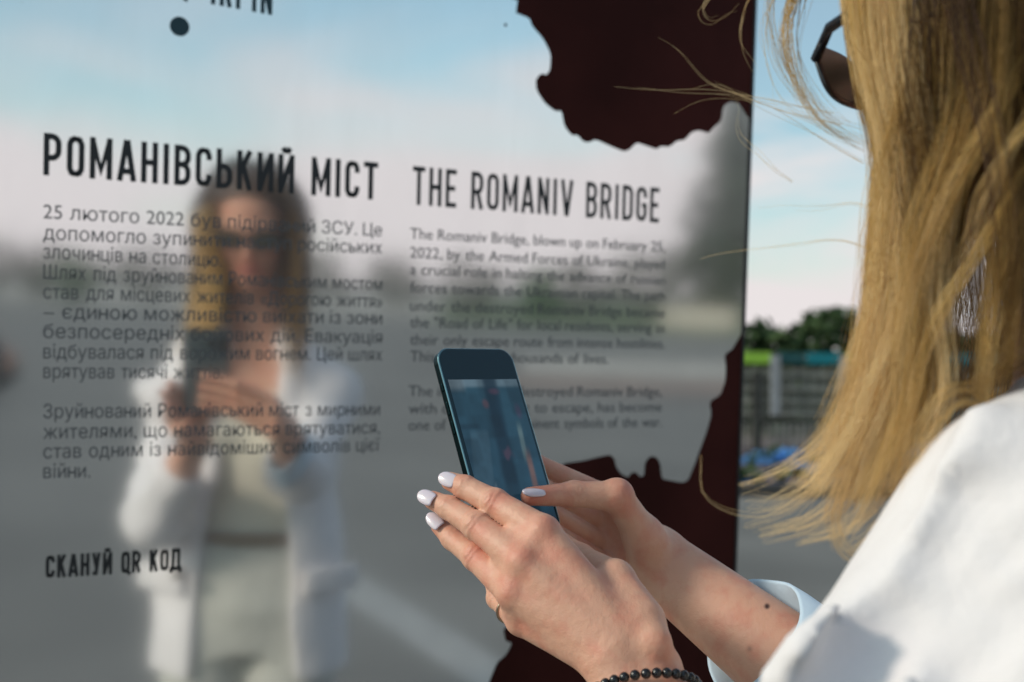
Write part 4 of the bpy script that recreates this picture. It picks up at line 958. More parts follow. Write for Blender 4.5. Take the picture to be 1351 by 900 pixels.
M_jack = cloth_mat('white_cloth', (0.77, 0.735, 0.74)); M_cuff = cloth_mat('pale_blue_cloth', (0.55, 0.70, 0.84), wr=0.25); M_tee = cloth_mat('cream_knit', (0.70, 0.66, 0.55)); M_trs = cloth_mat('stone_cloth', (0.50, 0.50, 0.46)); M_belt = mat('tan_leather', (0.22, 0.15, 0.10), 0.5); M_shoe = mat('white_leather', (0.7, 0.7, 0.68), 0.5)  # cuff cloth: blue sky fill on white fabric mixed into its colour
mk(sdf_jacket, [bw(x, y, z) for x in (-.24, .24) for y in (-.15, .15) for z in (0.66, 1.42)]+[ELB_L, ELB_R, slL, slR], M_jack, 0.0045, 'jacket', woman)
def sdf_tee(p):
    q = bl(p); d = prof(p, 0.006); qa = np.stack([np.abs(q[:, 0]), q[:, 1], q[:, 2]], -1); d = smin(d, ells(qa, (0.072, 0.068, 1.165), (0.062, 0.052, 0.062)), 0.02)
    d = d+folds(p, 0.0016)
    return np.maximum(np.maximum(d, q[:, 2]-(1.245+0.9*np.maximum(0, np.abs(q[:, 0])-0.07))), 0.90-q[:, 2])
mk(sdf_tee, [bw(x, y, z) for x in (-.17, .17) for y in (-.1, .14) for z in (0.9, 1.3)], M_tee, 0.006, 'top', woman)
def sdf_trs(p):
    d = np.maximum(prof(p, 0.010), 0); q = bl(p); d = np.maximum(prof(p, 0.012), q[:, 2]-0.965)
    for h_, k_, a_ in ((HIPL, KNL, ANKL), (HIPR, KNR, ANKR)):
        d = smin(d, smin(cap(p, h_, k_, 0.100, 0.088), cap(p, k_, a_-Z3*0.02, 0.088, 0.085), 0.03), 0.02)
    return np.maximum(d+folds(p, 0.004), np.maximum(q[:, 2]-0.965, 0.035-q[:, 2]))
mk(sdf_trs, [bw(x, y, z) for x in (-.2, .2) for y in (-.12, .12) for z in (0.03, 0.97)], M_trs, 0.008, 'trousers', woman)
bt = MB(); ring_ = [bw(0.170*math.cos(t), 0.112*math.sin(t), 0.945) for t in np.linspace(0, 2*math.pi, 60, endpoint=False)]
V = []; Fc = []
for i, t in enumerate(np.linspace(0, 2*math.pi, 60, endpoint=False)):
    for dz, k in ((-.014, 1.0), (.014, 1.0), (.014, .97), (-.014, .97)): V.append(bw(.170*k*math.cos(t), .1135*k*math.sin(t), .945+dz))
for i in range(60):
    j = (i+1) % 60
    for k in range(4): Fc.append((i*4+k, j*4+k, j*4+(k+1) % 4, i*4+(k+1) % 4))
build('belt', V, Fc, M_belt, woman)
for a_ in (ANKL, ANKR):
    def sh(p, a_=a_):
        d = smin(cap(p, a_-Z3*0.040, a_-Z3*0.052+BF*0.14, 0.040, 0.034), cap(p, a_, a_-Z3*0.05-BF*0.02, 0.046, 0.042), 0.02); return np.maximum(d, 0.004-p[:, 2])
    lo_b, hi_b = bbox([a_-Z3*0.09, a_+BF*0.16, a_-BF*0.06], 0.06); V, Q = isomesh(sh, lo_b, hi_b, 0.006); build('shoe', V, Q, M_shoe, woman)
# turned-back cuff: an open flared band with thickness
def cuff(c, ax, e1, e2, prof_, m, along=None):
    n = 56; V = []; Fc = []
    for s, a, b in prof_:
        for k in range(n):
            t = 2*math.pi*k/n; w = 1+0.03*math.sin(3*t+s*40)+0.015*math.sin(7*t+1)
            V.append(c+(ax if along is None else along)*(s+0.004*math.sin(2*t+1))+(e1*math.cos(t)*a+e2*math.sin(t)*b)*w)
    for j in range(len(prof_)-1):
        for k in range(n): Fc.append((j*n+k, j*n+(k+1) % n, (j+1)*n+(k+1) % n, (j+1)*n+k))
    return build('turned_back_cuff', V, Fc, m, woman)
axC = nrm(axR+FW*0.80); e1 = nrm(P(1031, 768, .89)-P(940, 900, .885)); e1 = nrm(e1-axC*(e1@axC)); e2 = np.cross(axC, e1)
cuff(CUFFP+axR*0.004, axC, e1, e2, [(0.070, .042, .050), (0.015, .0445, .0530), (0.000, .0470, .0555), (-0.0025, .0485, .0570), (0.000, .0500, .0585), (0.012, .0505, .0590), (0.085, .0535, .0620), (0.094, .0525, .061), (0.092, .050, .058)], M_cuff, along=axR)
cl_ = WL+axL*0.112; e1 = nrm(np.cross(axL, Z3)); e2 = np.cross(axL, e1)
cuff(cl_, axL, e1, e2, [(0.050, .040, .038), (0.012, .0440, .042), (0.000, .0475, .045), (-0.0025, .0492, .0466), (0.000, .0508, .0482), (0.012, .0515, .049), (0.055, .0545, .052), (0.062, .0535, .051), (0.060, .050, .048)], M_jack)
# jacket button and pocket flaps (seen in the mirror)
bt = MB(); bt.tube([bw(-0.125, 0.150, 0.885), bw(-0.125, 0.158, 0.885)], 0.012, 14); bt.done('jacket_button', mat('horn_button', (0.22, 0.18, 0.16), 0.4), woman)
for s in (-1, 1):
    fb = MB(); Mf = np.stack([nrm(BR*0.8-s*BF*0.6), nrm(BF*0.8+s*BR*0.6), Z3], 1); fb.box(bw(s*0.172, 0.085, 0.86), (0.13, 0.012, 0.055), Mf, bev=0.004); fb.done('pocket_flap', M_jack, woman)

# ------------------------------------------------------------------ sunglasses
M_sg = mat('tortoise_frame', (0.012, 0.014, 0.018), 0.2, coat=0.3); M_sl = mat('dark_lens', (0.022, 0.045, 0.040), 0.25, spec=0.3)
sgl = []
fr = MB()
def lens_pt(s, a, b): return hw(s*(0.0335+a), 0.103-0.10*((0.0335+a)**2)*3.0+(-0.10*b), 0.000+b)
def sq(t, w, h_, n=3.2): c, s = math.cos(t), math.sin(t); return math.copysign(abs(c)**(2/n), c)*w, math.copysign(abs(s)**(2/n), s)*h_
for s in (-1, 1): fr.tube([lens_pt(s, *sq(t, 0.0245, 0.0180)) for t in np.linspace(0, 2*math.pi, 44, endpoint=False)], 0.0017, 8, closed=True)
fr.tube([lens_pt(-1, -0.0240, 0.007), hw(0, 0.108, 0.009), lens_pt(1, -0.0240, 0.007)], 0.0022, 8)
sgo = fr.done('sunglasses', M_sg, woman)
for s in (-1, 1):
    V = [lens_pt(s, 0, 0)]+[lens_pt(s, *(np.array(sq(t, 0.0235, 0.0172))*k)) for k in (0.5, 1.0) for t in np.linspace(0, 2*math.pi, 44, endpoint=False)]; Fc = [(0, 1+i, 1+(i+1) % 44) for i in range(44)]+[(1+i, 45+i, 45+(i+1) % 44, 1+(i+1) % 44) for i in range(44)]
    V2 = [p-HF*0.0018 for p in V]; k = len(V); Fc = Fc+[tuple(k+i for i in f_)[::-1] for f_ in Fc]; build('lens', V+V2, Fc, M_sl, sgo)
    tm = MB(); tm.tube([lens_pt(s, 0.0245, 0.008), hw(s*0.074, 0.080, 0.010), hw(s*0.0785, 0.02, 0.004), hw(s*0.079, -0.012, 0.000), hw(s*0.078, -0.030, -0.018)], [0.0032, 0.0032, 0.0024, 0.002, 0.002], 8); tm.done('temple', M_sg, sgo)
lp = MB(); 
for zz, r_ in ((-0.0665, 0.0045), (-0.0765, 0.0052)): lp.tube([hw(x, 0.0945-0.33*abs(x), zz-0.1*abs(x)*(1 if zz > -0.07 else -1)) for x in np.linspace(-0.019, 0.019, 9)], [0.002, 0.0035, r_*.9, r_, r_*0.95, r_, r_*.9, .0035, .002], 8)
lp.done('lips', mat('lip', (0.48, 0.15, 0.13), 0.4, sss=0.1), woman)
# ------------------------------------------------------------------ hair
def hair_mat():
    m = bpy.data.materials.new('blonde_hair'); m.use_nodes = True; t = m.node_tree; b = t.nodes['Principled BSDF']
    at = N(t, 'ShaderNodeAttribute'); at.attribute_name = 'tint'; g = N(t, 'ShaderNodeNewGeometry')
    mr = N(t, 'ShaderNodeMapRange'); mr.inputs['To Min'].default_value = -0.09; mr.inputs['To Max'].default_value = 0.09; L(t, g.outputs['Random Per Island'], mr.inputs['Value'])
    a = N(t, 'ShaderNodeMath', operation='ADD'); a.use_clamp = True; L(t, at.outputs['Fac'], a.inputs[0]); L(t, mr.outputs[0], a.inputs[1])
    r = N(t, 'ShaderNodeValToRGB'); els = r.color_ramp.elements
    els[0].position = 0.0; els[0].color = (0.035, 0.016, 0.009, 1); els[1].position = 1.0; els[1].color = (1.0, 0.80, 0.46, 1)
    for p_, c in ((0.25, (0.095, 0.042, 0.019)), (0.50, (0.42, 0.245, 0.070)), (0.75, (0.78, 0.53, 0.165))): e = els.new(p_); e.color = (*c, 1)
    L(t, a.outputs[0], r.inputs[0]); L(t, r.outputs[0], b.inputs['Base Color']); b.inputs['Roughness'].default_value = 0.38; b.inputs['Specular IOR Level'].default_value = 0.45
    tr = N(t, 'ShaderNodeBsdfTranslucent'); L(t, r.outputs[0], tr.inputs[0]); mx = N(t, 'ShaderNodeMixShader'); mx.inputs[0].default_value = 0.38
    o = t.nodes['Material Output']; L(t, b.outputs[0], mx.inputs[1]); L(t, tr.outputs[0], mx.inputs[2]); L(t, mx.outputs[0], o.inputs[0]); return m
M_hair = hair_mat()
def resample(G, n):
    """G: (m, k, 3) -> (m, n, 3) by arc length"""
    out = np.empty((len(G), n, 3))
    for i, g in enumerate(G):
        s = np.r_[0, np.cumsum(np.linalg.norm(np.diff(g, axis=0), axis=1))]; t = np.linspace(0, s[-1], n)
        for c in range(3): out[i, :, c] = np.interp(t, s, g[:, c])
    return out
def spline(pts, n=24):
    pts = np.asarray(pts, float); k = len(pts); p = np.vstack([2*pts[0]-pts[1], pts, 2*pts[-1]-pts[-2]]); o = []
    for t in np.linspace(0, k-1-1e-6, n):
        i = int(t); u = t-i; a, b, c, d = p[i:i+4]
        o.append(0.5*((2*b)+(-a+c)*u+(2*a-5*b+4*c-d)*u*u+(-a+3*b-3*c+d)*u**3))
    return np.array(o)
def strands(G, per, rad, tint, thick, seed, wave=0.0025, npts=22, tip=0.45):
    """G guides (m, n, 3); rad lock radius along the lock (callable of t); returns V, F, tint per vertex"""
    r = np.random.default_rng(seed); G = resample(G, npts); m = len(G); t = np.linspace(0, 1, npts)
    T = np.gradient(G, axis=1); T /= np.linalg.norm(T, axis=2)[..., None]+1e-9
    ref = np.array([0.31, 0.22, 0.9]); A = np.cross(T, ref); A /= np.linalg.norm(A, axis=2)[..., None]+1e-9; B = np.cross(T, A)
    per = np.broadcast_to(per, (m,)); gi = np.repeat(np.arange(m), per); S = len(gi)
    ang = r.random(S)*2*np.pi; rr = np.sqrt(r.random(S)); R0 = rad(t)[None, :]*np.broadcast_to(1.0, (m,))[gi][:, None]
    tw = (r.random(m)[gi]-0.5)[:, None]*2.4*t[None]
    oa = R0*rr[:, None]*np.cos(ang[:, None]+tw); ob = R0*rr[:, None]*np.sin(ang[:, None]+tw)*0.62
    ph = r.random((S, 2))*6.28; fq = 5+6*r.random((S, 2)); am = wave*(0.2+t)[None]*(0.4+r.random(S))[:, None]
    oa = oa+am*np.sin(fq[:, :1]*t[None]+ph[:, :1]); ob = ob+am*np.sin(fq[:, 1:]*t[None]+ph[:, 1:])
    Ls = 1-(1-tip)*r.random(S)**2.2*1.0                                    # strands end at different lengths
    idx = (t[None]*Ls[:, None])*(npts-1); i0 = np.minimum(idx.astype(int), npts-2); fr_ = (idx-i0)[..., None]
    g0 = G[gi[:, None], i0]; g1 = G[gi[:, None], i0+1]; C = g0*(1-fr_)+g1*fr_
    Aa = A[gi[:, None], i0]; Bb = B[gi[:, None], i0]; C = C+Aa*oa[..., None]+Bb*ob[..., None]
    th = thick*(0.7+0.6*r.random(S))[:, None]*(np.clip(1.15-t, 0.15, 1)**0.6)[None]
    V = np.empty((S, npts, 3, 3))
    for k in range(3):
        a = 2*math.pi*k/3; V[:, :, k] = C+(Aa*math.cos(a)+Bb*math.sin(a))*th[..., None]
    V = V.reshape(-1, 3); base_i = (np.arange(S)*npts*3)[:, None, None]; jj = (np.arange(npts-1)*3)[None, :, None]; kk = np.arange(3)[None, None]; k2 = (kk+1) % 3
    Fc = np.stack([base_i+jj+kk, base_i+jj+k2, base_i+jj+3+k2, base_i+jj+3+kk], -1).reshape(-1, 4)
    tv = np.repeat((tint[gi][:, None]+0*t[None])[..., None], 3, 2) if tint.ndim == 1 else np.repeat(tint[gi][..., None], 3, 2)
    return V, Fc, tv.reshape(-1)
# --- falling locks, combed from a centre parting, kept off the face and resting on the shoulders
NL = 600
qs = []
while len(qs) < NL:
    u = rng.normal(size=3); u /= np.linalg.norm(u); q = np.array([0, -0.012, 0.030])+u*np.array([.077, .100, .083])
    x, y, z = q
    lim = 0.080 if y > 0.062 else (0.055 if y > 0.04 else (-0.005 if y > -0.02 else -0.045))
    if z > lim: qs.append(q)
qs = np.array(qs); side = np.sign(qs[:, 0]-0.004); side[side == 0] = 1
lay = 0.003+0.013*rng.random(NL)
pos = qs.copy(); lsc = 0.22+0.78*np.clip((qs[:, 1]+0.09)/0.10, 0, 1); lat = np.stack([side*lsc, -0.25-0.35*(1-lsc), 0.15+0*side], 1)
gh = np.array([Z3@HR, Z3@HF, Z3@HU])*-1
wind = np.array([np.array([-1.0, 0.15, 0.0])@HR, np.array([-1.0, 0.15, 0.0])@HF, 0.0])
d_ = lat/np.linalg.norm(lat, axis=1)[:, None]; LEN = 0.36+0.12*rng.random(NL); NS = 44; ds = LEN/NS
ph1 = rng.random(NL)*6.28; path = [pos.copy()]; nv = rng.normal(size=(NL, 3))*0.07
SKR = np.array([.076, .099, .081]); SKC = np.array([0, -0.012, 0.030])
for s in range(NS):
    sl_ = (s*ds)[:, None]
    des = gh*(0.75+0*sl_)+lat*0.9*np.exp(-sl_/0.045)+wind*(0.10*np.clip(sl_-0.24, 0, 1)/0.2)+nv
    des = des+np.stack([np.cos(ph1+s*0.36), np.sin(ph1*1.7+s*0.33), 0*ph1], 1)*0.16*np.clip(sl_/0.2, 0.1, 1.4)
    d_ = d_*0.62+des/np.linalg.norm(des, axis=1)[:, None]*0.38; d_ /= np.linalg.norm(d_, axis=1)[:, None]
    pos = pos+d_*ds[:, None]
    w = (pos-SKC)/(SKR+lay[:, None]); k = np.linalg.norm(w, axis=1); ins = k < 1
    pos[ins] = SKC+((pos-SKC)/k[:, None])[ins]
    # cheeks, jaw and neck
    w = (pos-np.array([0, 0.012, -0.055]))/(np.array([.072, .075, .085])+lay[:, None]*0.6); k = np.linalg.norm(w, axis=1); ins = k < 1
    pos[ins] = np.array([0, 0.012, -0.055])+((pos-np.array([0, 0.012, -0.055]))/k[:, None])[ins]
    fx_ = (pos[:, 1] > 0.045) & (np.abs(pos[:, 0]) < 0.074) & (pos[:, 2] < 0.085)
    pos[fx_, 0] = np.where(pos[fx_, 0] > 0, 1, -1)*np.maximum(np.abs(pos[fx_, 0]), np.minimum(0.074, np.abs(pos[fx_, 0])+0.012))
    wp = HC+pos[:, 0:1]*HR+pos[:, 1:2]*HF+pos[:, 2:3]*HU
    off = 0.007+lay*0.5
    for _ in range(2):
        sd = np.minimum(sdf_jacket(wp), cap(wp, NK0, NK1, 0.052, 0.06)); bad = sd < off
        if not bad.any(): break
        e = 0.004; g = np.stack([np.minimum(sdf_jacket(wp[bad]+e*a), cap(wp[bad]+e*a, NK0, NK1, 0.052, 0.06))-sd[bad] for a in np.eye(3)], 1); g /= np.linalg.norm(g, axis=1)[:, None]+1e-9
        wp[bad] += g*(off[bad]-sd[bad])[:, None]
    pos = hl(wp); path.append(pos.copy())
G = np.stack(path, 1); G = HC+G[..., 0:1]*HR+G[..., 1:2]*HF+G[..., 2:3]*HU
tt = np.linspace(0, 1, 22)
# near-side locks stay inside the outline that the hair has here; locks that reach the shoulder end on it
def y_contour(x): return np.interp(x, [1040, 1070, 1290, 1351, 1500], [900, 800, 560, 485, 330])
keepG = []
pg_ = proj(G.reshape(-1, 3)).reshape(NL, NS+1, 3)
LB = (np.array([-200, 0, 100, 200, 300, 400, 500, 560, 650, 740, 900]), np.array([1150, 1142, 1158, 1174, 1174, 1168, 1140, 1115, 1085, 1100, 1130]))
for i in range(NL):
    x, y, z = pg_[i].T; near = z < 0.67
    left = near & (x < np.interp(y, *LB)) & (y > -150)
    gap = near & (y > 345) & (y < 500) & (x > 1249) & (x < 1262+(y-345)*0.16)
    mx_ = proj(mir(G[i])); mo_ = (mx_[:, 1] > 262) & (mx_[:, 1] < 520) & ((mx_[:, 0] > 412-0.02*(mx_[:, 1]-262)) | (mx_[:, 0] < 248))
    if mo_.sum() > 2: continue
    if left.any() or (gap.sum() > 1): continue
    over = near & (x > 1120) & (x < 1362) & (y > y_contour(x)-4+rng.random()*16) & (y > 150)
    k = np.argmax(over) if over.any() else NS+1
    if k < 12: continue
    keepG.append(resample(G[i:i+1, :k], 45)[0])
G = np.array(keepG); NL = len(G); print('locks', NL)
lt = rng.random(NL); tt = np.linspace(0, 1, 22)
tint = np.clip((0.05+0.32*lt**1.5)[:, None]+0.26*tt[None]**1.2+0.06*rng.normal(size=NL)[:, None], 0.02, 1)
V1, F1, T1 = strands(G, 34, lambda t: 0.0100*np.clip(0.7+1.0*t, 0, 1.05)*(1-0.5*t**3), tint, 0.00019, 3, wave=0.0014)
# the fall of hair in front of the shoulder: locks between its two outlines
LEFT = [(1118, -90), (1121, 0), (1140, 100), (1169, 200), (1163, 300), (1156, 400), (1134, 480), (1106, 560), (1070, 648)]
RIGHT = [(1268, -90), (1268, 50), (1266, 180), (1258, 300), (1246, 400), (1238, 470), (1220, 550), (1178, 662)]
FG = []; ft = []
sL, sR = spline([(x, y, 0) for x, y in LEFT], 30)[:, :2], spline([(x, y, 0) for x, y in RIGHT], 30)[:, :2]
NF = 104
SWAY = [(-30, -16), (-12, 6), (-20, -12), (6, 12), (14, 10), (-4, 26), (10, -14), (24, -30)]
for i in range(NF):
    s_ = (i+rng.random())/NF; tq = np.linspace(0, 1, 30); ss = np.clip(s_+0.22*np.sin(tq*(3+3.5*rng.random())+rng.random()*6)*tq, -0.04, 1.03)
    q = sL*(1-ss[:, None])+sR*ss[:, None]; q = q+(np.array([[-30, 10]])*rng.random()+np.array([[16, 0]])*rng.normal())*(tq[:, None]**3)+np.stack([np.sin(tq*(8+4*rng.random())+rng.random()*6), 0.4*np.cos(tq*8)], 1)*(25*tq[:, None]**1.4)
    dn_ = rng.normal(); g_ = min(7, int(s_*8)); sg0 = (g_+0.5)/8; qc = sL*(1-sg0)+sR*sg0+np.array(SWAY[g_])*(tq[:, None]**3)
    q = q+(qc-q)*((0.35+0.35*rng.random())*np.clip((tq-0.35)/0.65, 0, 1)**1.3)[:, None]
    dz_ = 0.632-0.055*ss+0.012*dn_+0.006*np.sin(5*tq+rng.random()*6)
    e_ = 30 if rng.random() < 0.5 else int(30*(0.72+0.28*rng.random()))
    FG.append(resample(np.array([[P(a, b, c) for (a, b), c in zip(q, dz_)][:e_]]), 26)[0])
    t0 = np.interp(s_, [0, .25, .5, .7, 1.0], [.74, .66, .50, .34, .28])+0.16*rng.normal()-0.15*dn_; ft.append(np.clip(t0+np.linspace(-0.06, 0.42+0.16*s_, 22), 0.03, 0.95))  # left locks tinted lighter, sunlight on that side painted into hair colour
V4, F4, T4 = strands(np.array(FG), 66, lambda t: 0.0082*np.clip(0.8+0.6*t, 0, 1.05)*(1-0.62*t**3), np.array(ft), 0.00014, 4, wave=0.0022, tip=0.38)
# --- single locks followed from the photograph: loose front lock, wind-blown ends
def px_lock(pts, n=26): return spline([P(*p) for p in pts], n)
LK = [  # (points px, py, depth), strands, radius, tint, thickness
    ([(1062, -60, .66), (1046, 0, .655), (1036, 45, .65), (1046, 95, .65), (1074, 145, .648), (1110, 176, .645), (1150, 190, .64)], 44, .0045, .80),
    ([(1030, -60, .66), (1016, 10, .655), (1022, 70, .65), (1050, 125, .65), (1090, 170, .645), (1140, 188, .64)], 14, .004, .74),
    ([(1080, -60, .66), (1062, -5, .655), (1055, 60, .65), (1072, 120, .648), (1105, 160, .644), (1150, 178, .64)], 7, .005, .66),
    ([(1300, -60, .57), (1290, 60, .565), (1260, 180, .56), (1215, 300, .56), (1190, 420, .56), (1180, 540, .565), (1150, 640, .575), (1110, 720, .58)], 50, .008, .80),
    ([(1420, -40, .55), (1370, 60, .55), (1300, 170, .55), (1235, 290, .555), (1200, 400, .56), (1185, 500, .565)], 40, .005, .80),
    ([(1430, 60, .54), (1380, 140, .54), (1330, 200, .54), (1295, 270, .545), (1270, 340, .55), (1262, 370, .55)], 40, .005, .84),
    ([(1310, -60, .56), (1312, 60, .555), (1298, 170, .555), (1255, 280, .555), (1222, 400, .56)], 30, .004, .66),
    ([(1240, -60, .59), (1215, 60, .585), (1185, 150, .58), (1165, 230, .58), (1158, 330, .585), (1150, 430, .59)], 50, .0055, .72),
    ([(1286, -60, .575), (1292, 80, .572), (1284, 220, .57), (1282, 320, .57), (1290, 420, .565), (1294, 545, .56)], 60, .007, .30),
    ([(1310, -60, .57), (1318, 80, .566), (1306, 220, .565), (1298, 330, .562), (1300, 440, .56), (1306, 540, .555)], 60, .007, .38),
    ([(1335, -60, .57), (1340, 80, .566), (1334, 220, .565), (1340, 320, .562), (1336, 420, .56), (1330, 520, .555)], 60, .007, .28),
    ([(1362, -60, .565), (1366, 80, .56), (1356, 220, .56), (1348, 330, .555), (1352, 400, .55), (1346, 490, .55)], 60, .007, .34),
    ([(1272, -60, .578), (1278, 90, .575), (1268, 200, .572), (1256, 300, .57), (1240, 400, .575), (1228, 500, .575)], 60, .007, .26),
    ([(1320, -60, .55), (1330, 60, .545), (1322, 180, .545), (1330, 280, .545), (1318, 380, .545), (1300, 470, .55)], 36, .004, .62),
    ([(1351, 380, .55), (1330, 420, .548), (1322, 450, .548), (1351, 470, .55)], 24, .004, .72),
    ([(1370, 250, .545), (1330, 330, .545), (1310, 400, .545), (1303, 470, .546), (1300, 550, .55)], 34, .0045, .74),
    ([(1351, 180, .55), (1330, 260, .55), (1312, 360, .55), (1300, 440, .55), (1297, 520, .55), (1305, 560, .55)], 30, .005, .68),
    ([(1390, 160, .55), (1340, 240, .545), (1290, 330, .545), (1230, 430, .55), (1200, 540, .56), (1190, 620, .565)], 26, .005, .78),
    ([(1360, 520, .55), (1320, 535, .55), (1275, 512, .55), (1235, 530, .55), (1210, 575, .55), (1200, 620, .55)], 10, .003, .80),
    ([(1300, 560, .55), (1275, 530, .55), (1240, 560, .55), (1212, 600, .55), (1190, 655, .55)], 10, .003, .86),
    ([(1219, 70, 0.604), (1211, 230, 0.600), (1195, 400, .592), (1182, 520, .592), (1145, 622, .60), (1085, 684, .61), (1040, 698, .615), (1002, 708, .62)], 100, .0095, .92),
    ([(1202, 130, 0.602), (1194, 290, 0.598), (1178, 460, .59), (1140, 590, .597), (1104, 668, .605), (1102, 712, .605), (1128, 742, .60), (1168, 736, .60)], 84, .0075, .90),
    ([(1190, 100, 0.607), (1182, 260, 0.603), (1165, 430, .595), (1142, 540, .60), (1095, 622, .61), (1040, 668, .62), (980, 692, .63)], 34, .0075, .96),
    ([(1190, 90, 0.612), (1182, 250, 0.608), (1155, 420, .60), (1126, 518, .605), (1085, 575, .615), (1032, 618, .625), (972, 642, .635)], 34, .0085, .95),
    ([(1236, 150, 0.597), (1228, 310, 0.593), (1212, 480, .585), (1188, 590, .587), (1150, 672, .595), (1110, 702, .60), (1050, 716, .61)], 76, .0080, .94),
    ([(1190, 150, 0.617), (1182, 310, 0.613), (1145, 480, .605), (1100, 590, .61), (1058, 642, .62), (1018, 658, .625), (985, 652, .63)], 26, .0075, .98),
    ([(1249, 140, 0.592), (1241, 300, 0.588), (1225, 470, .58), (1208, 570, .582), (1186, 640, .585), (1165, 690, .59), (1120, 728, .60)], 76, .0075, .88),
    ([(1190, 90, 0.612), (1182, 250, 0.608), (1150, 420, .60), (1130, 520, .605), (1085, 585, .615), (1020, 625, .625), (975, 640, .63)], 34, .007, .92),
    ([(1190, 140, 0.612), (1182, 300, 0.608), (1145, 470, .60), (1120, 570, .605), (1075, 630, .61), (1015, 665, .62), (985, 668, .63)], 30, .006, .97),
]
Gs = [px_lock(p) for p, *_ in LK]; per = np.array([k for _, k, *_ in LK])
V2s = []
# single stray hairs leaving the fall
SG = []
for i in range(240):
    s_ = rng.random(); a, b = sorted(rng.random(2)*0.75+np.array([0.0, 0.25])); ia, ib = int(a*29), max(int(a*29)+6, int(b*29)+1); tq = np.linspace(0, 1, 30)
    q = sL*(1-s_)+sR*s_; q = q+np.stack([(-70*rng.random()**2+22*rng.normal())*tq**2+9*np.sin(tq*6*rng.random()+rng.random()*6), 14*rng.normal()*tq], 1)
    w = P(0, 0, 0)*0; pts = np.array([P(x, y, 0.63-0.055*s_+0.012*rng.normal()*t_) for (x, y), t_ in zip(q, tq)])[ia:min(ib, 30)]
    SG.append(resample(np.array([pts]), 24)[0])
V5, F5, T5 = strands(np.array(SG), 1, lambda t: 0.003+0*t, np.clip(0.55+0.25*rng.normal(size=(240, 1)), .2, .95)+np.zeros((1, 22)), 0.00010, 6, wave=0.003, tip=0.8); V2s.append((V5, F5, T5))
for i, (p, k, r_, tn) in enumerate(LK):
    V_, F_, T_ = strands(np.array([Gs[i]]), k, lambda t, r_=r_: r_*np.clip(0.7+t, 0, 1.05)*(1-0.6*t**3), np.array([np.linspace(tn-0.22, tn+0.16, 22)]), 0.00017, 50+i, tip=0.5); V2s.append((V_, F_, T_))
# fine fly-away hairs
FLY = [[(1110, 165, .655), (1040, 150, .665), (985, 128, .672), (930, 108, .68), (890, 65, .685), (852, 42, .69)], [(1100, 150, .66), (1010, 132, .67), (940, 122, .675), (870, 121, .68), (800, 122, .69)],
       [(1140, 215, .65), (1080, 180, .66), (1000, 135, .67), (950, 110, .675), (905, 118, .68)], [(1140, 200, .65), (1050, 150, .66), (985, 130, .67), (925, 128, .675), (880, 150, .68)],
       [(1170, 340, .62), (1110, 318, .63), (1050, 322, .635), (1000, 330, .64), (950, 340, .645), (895, 355, .65)], [(1160, 280, .62), (1120, 268, .63), (1060, 275, .635), (1000, 275, .64)],
       [(1200, 190, .62), (1145, 300, .62), (1140, 360, .62), (1165, 440, .62)], [(1160, 560, .60), (1060, 660, .62), (990, 680, .63), (930, 655, .635), (925, 600, .64)], [(1130, 600, .61), (1040, 690, .62), (980, 705, .63)],
       [(1000, -20, .66), (985, 20, .66), (985, 60, .66), (1005, 100, .66)], [(1035, -30, .66), (1008, 40, .66), (1030, 130, .66), (1110, 190, .65)], [(940, -10, .67), (925, 15, .67), (940, 30, .67), (975, 10, .67)],
       [(1045, 240, .64), (1000, 205, .65), (975, 170, .66), (960, 130, .66)], [(1280, 560, .55), (1255, 600, .55), (1225, 640, .55), (1198, 650, .55)], [(1260, 400, .58), (1262, 470, .58), (1275, 520, .57)], [(1275, 330, .57), (1258, 400, .57), (1290, 470, .56)]]
for i, p in enumerate(FLY):
    V_, F_, T_ = strands(np.array([px_lock(p)]), 3, lambda t: 0.0012+0.003*t, np.array([np.full(22, 1.0)]), 0.00013, 90+i, wave=0.0015, tip=0.5); V2s.append((V_, F_, T_))
Vh = [V1, V4]; Fh = [F1, F4+len(V1)]; Th = [T1, T4]; k = len(V1)+len(V4)
for V_, F_, T_ in V2s: Vh.append(V_); Fh.append(F_+k); Th.append(T_); k += len(V_)
hair = build('hair', np.concatenate(Vh), np.concatenate(Fh), M_hair, woman, attrs={'tint': ('FLOAT', np.concatenate(Th))})
def sdf_cap(p):
    q = hl(p); d = ells(q, (0, -0.012, 0.030), (0.0790, 0.1020, 0.0850)); y, z = q[:, 1], q[:, 2]
    lim = np.interp(y, [-0.11, -0.02, 0.02, 0.05, 0.07, 0.09], [-0.05, -0.045, -0.01, 0.05, 0.078, 0.11]); return np.maximum(d, lim-z)
lo_b, hi_b = bbox([HC], 0.14); Vc, Qc = isomesh(sdf_cap, lo_b, hi_b, 0.004); build('scalp_hair', Vc, Qc, mat('hair_roots', (0.045, 0.022, 0.012), 0.6, var=0.4, vscale=60, bump=0.6, bscale=120), hair)

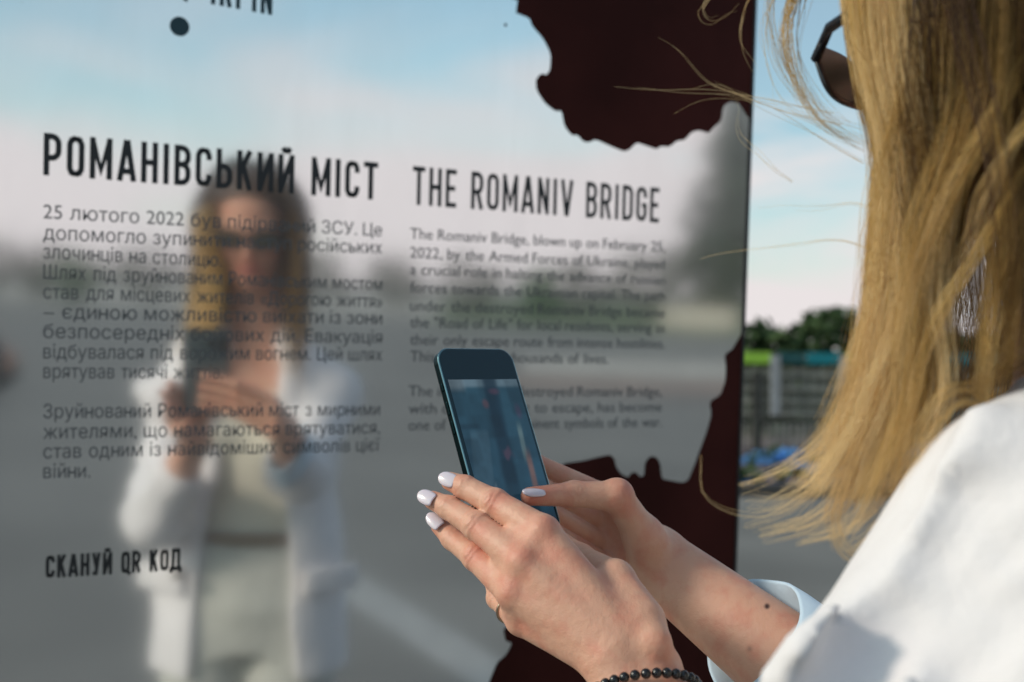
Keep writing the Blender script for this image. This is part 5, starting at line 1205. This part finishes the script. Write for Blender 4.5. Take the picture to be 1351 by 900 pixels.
# ------------------------------------------------------------------ photographer behind the camera (seen at the sign's left rim)
pg = empty('person', (0, -0.33, 0), 'photographer in dark clothes reflected at the far rim of the steel sign', 'person')
def pw(x, y, z): return np.array([x, y-0.33, z])
def sdf_pg(p):
    q = p-np.array([0, -0.33, 0]); qa = np.stack([np.abs(q[:, 0]), q[:, 1], q[:, 2]], -1)
    d = ells(q, (0, 0.03, 1.42), (.076, .095, .115)); d = smin(d, cap(q, (0, -0.01, 1.20), (0, 0.01, 1.36), .058, .052), .02)
    d = smin(d, np.sqrt(((q-np.array([0, .128, 1.40]))**2).sum(1))-0.012, 0.012)
    return smin(d, smin(cap(qa, (0.215, 0.12, 1.25), (0.075, 0.23, 1.33), .034, .026), np.sqrt(((qa-np.array([.062, .245, 1.345]))**2).sum(1))-0.036, 0.012), 0.002)
def sdf_pgc(p):
    q = p-np.array([0, -0.33, 0]); qa = np.stack([np.abs(q[:, 0]), q[:, 1], q[:, 2]], -1)
    d = cap(qa*np.array([1, 1.3, 1]), (0.09, 0, 0.95), (0.12, 0, 1.12), .125, .10); d = smin(d, cap(qa, (0.0, -0.01, 1.19), (0.165, -0.01, 1.16), .075, .062), .05)
    d = smin(d, smin(cap(qa, (0.175, 0.0, 1.16), (0.240, 0.06, 1.22), .05, .040), cap(qa, (0.240, 0.06, 1.22), (0.13, 0.19, 1.29), .040, .036), .03), .03)
    return d
def sdf_pgt(p):
    q = p-np.array([0, -0.33, 0]); qa = np.stack([np.abs(q[:, 0]), q[:, 1], q[:, 2]], -1)
    d = smin(cap(qa, (.09, 0, .90), (.10, .02, .48), .105, .075), cap(qa, (.10, .02, .48), (.11, 0, .10), .075, .06), .02); return smin(d, cap(qa, (.11, 0, .05), (.12, .14, .04), .045, .036), .02)
M_dark = cloth_mat('dark_navy_cloth', (0.045, 0.055, 0.06)); M_den = cloth_mat('dark_denim', (0.03, 0.035, 0.05))
for nm, f_, m_, lo_b, hi_b in (('body', sdf_pg, M_skin, (-.3, -.5, 1.05), (.3, 0.0, 1.6)), ('jacket', sdf_pgc, M_dark, (-.36, -.55, .75), (.36, -.02, 1.34)), ('trousers', sdf_pgt, M_den, (-.3, -.55, 0.0), (.3, -.05, 1.05))):
    V, Q = isomesh(f_, lo_b, hi_b, 0.009); build(nm, V, Q, m_, pg, attrs={'flush': ('FLOAT', np.zeros(len(V)))})
def sdf_pgh(p):
    q = p-np.array([0, -0.33, 0]); return np.maximum(ells(q, (0, 0.02, 1.435), (.086, .105, .118)), np.minimum(q[:, 1]*1.0-0.075, 1e9)*1.0+np.maximum(0, 1.47-q[:, 2])*1.2-0.03)
V, Q = isomesh(sdf_pgh, (-.15, -.5, 1.2), (.15, -.1, 1.65), 0.008); build('hair', V, Q, mat('dark_hair', (0.02, 0.014, 0.01), 0.5), pg)
cm_ = empty('camera', (0, -0.075, 1.33), 'black camera held by the photographer behind the viewpoint', 'camera')
b_ = MB(); b_.box((0, -0.085, CH), (0.135, 0.055, 0.09), bev=0.012); b_.box((0, -0.085, CH+0.055), (0.05, 0.05, 0.035), bev=0.008); b_.done('body', mat('camera_black', (0.012, 0.012, 0.013), 0.5, bump=0.2, bscale=300), cm_)
b_ = MB(); b_.tube([(0, -0.06, CH), (0, -0.012, CH)], 0.033, 32); b_.done('lens_barrel', mat('lens_black', (0.010, 0.010, 0.011), 0.35), cm_)
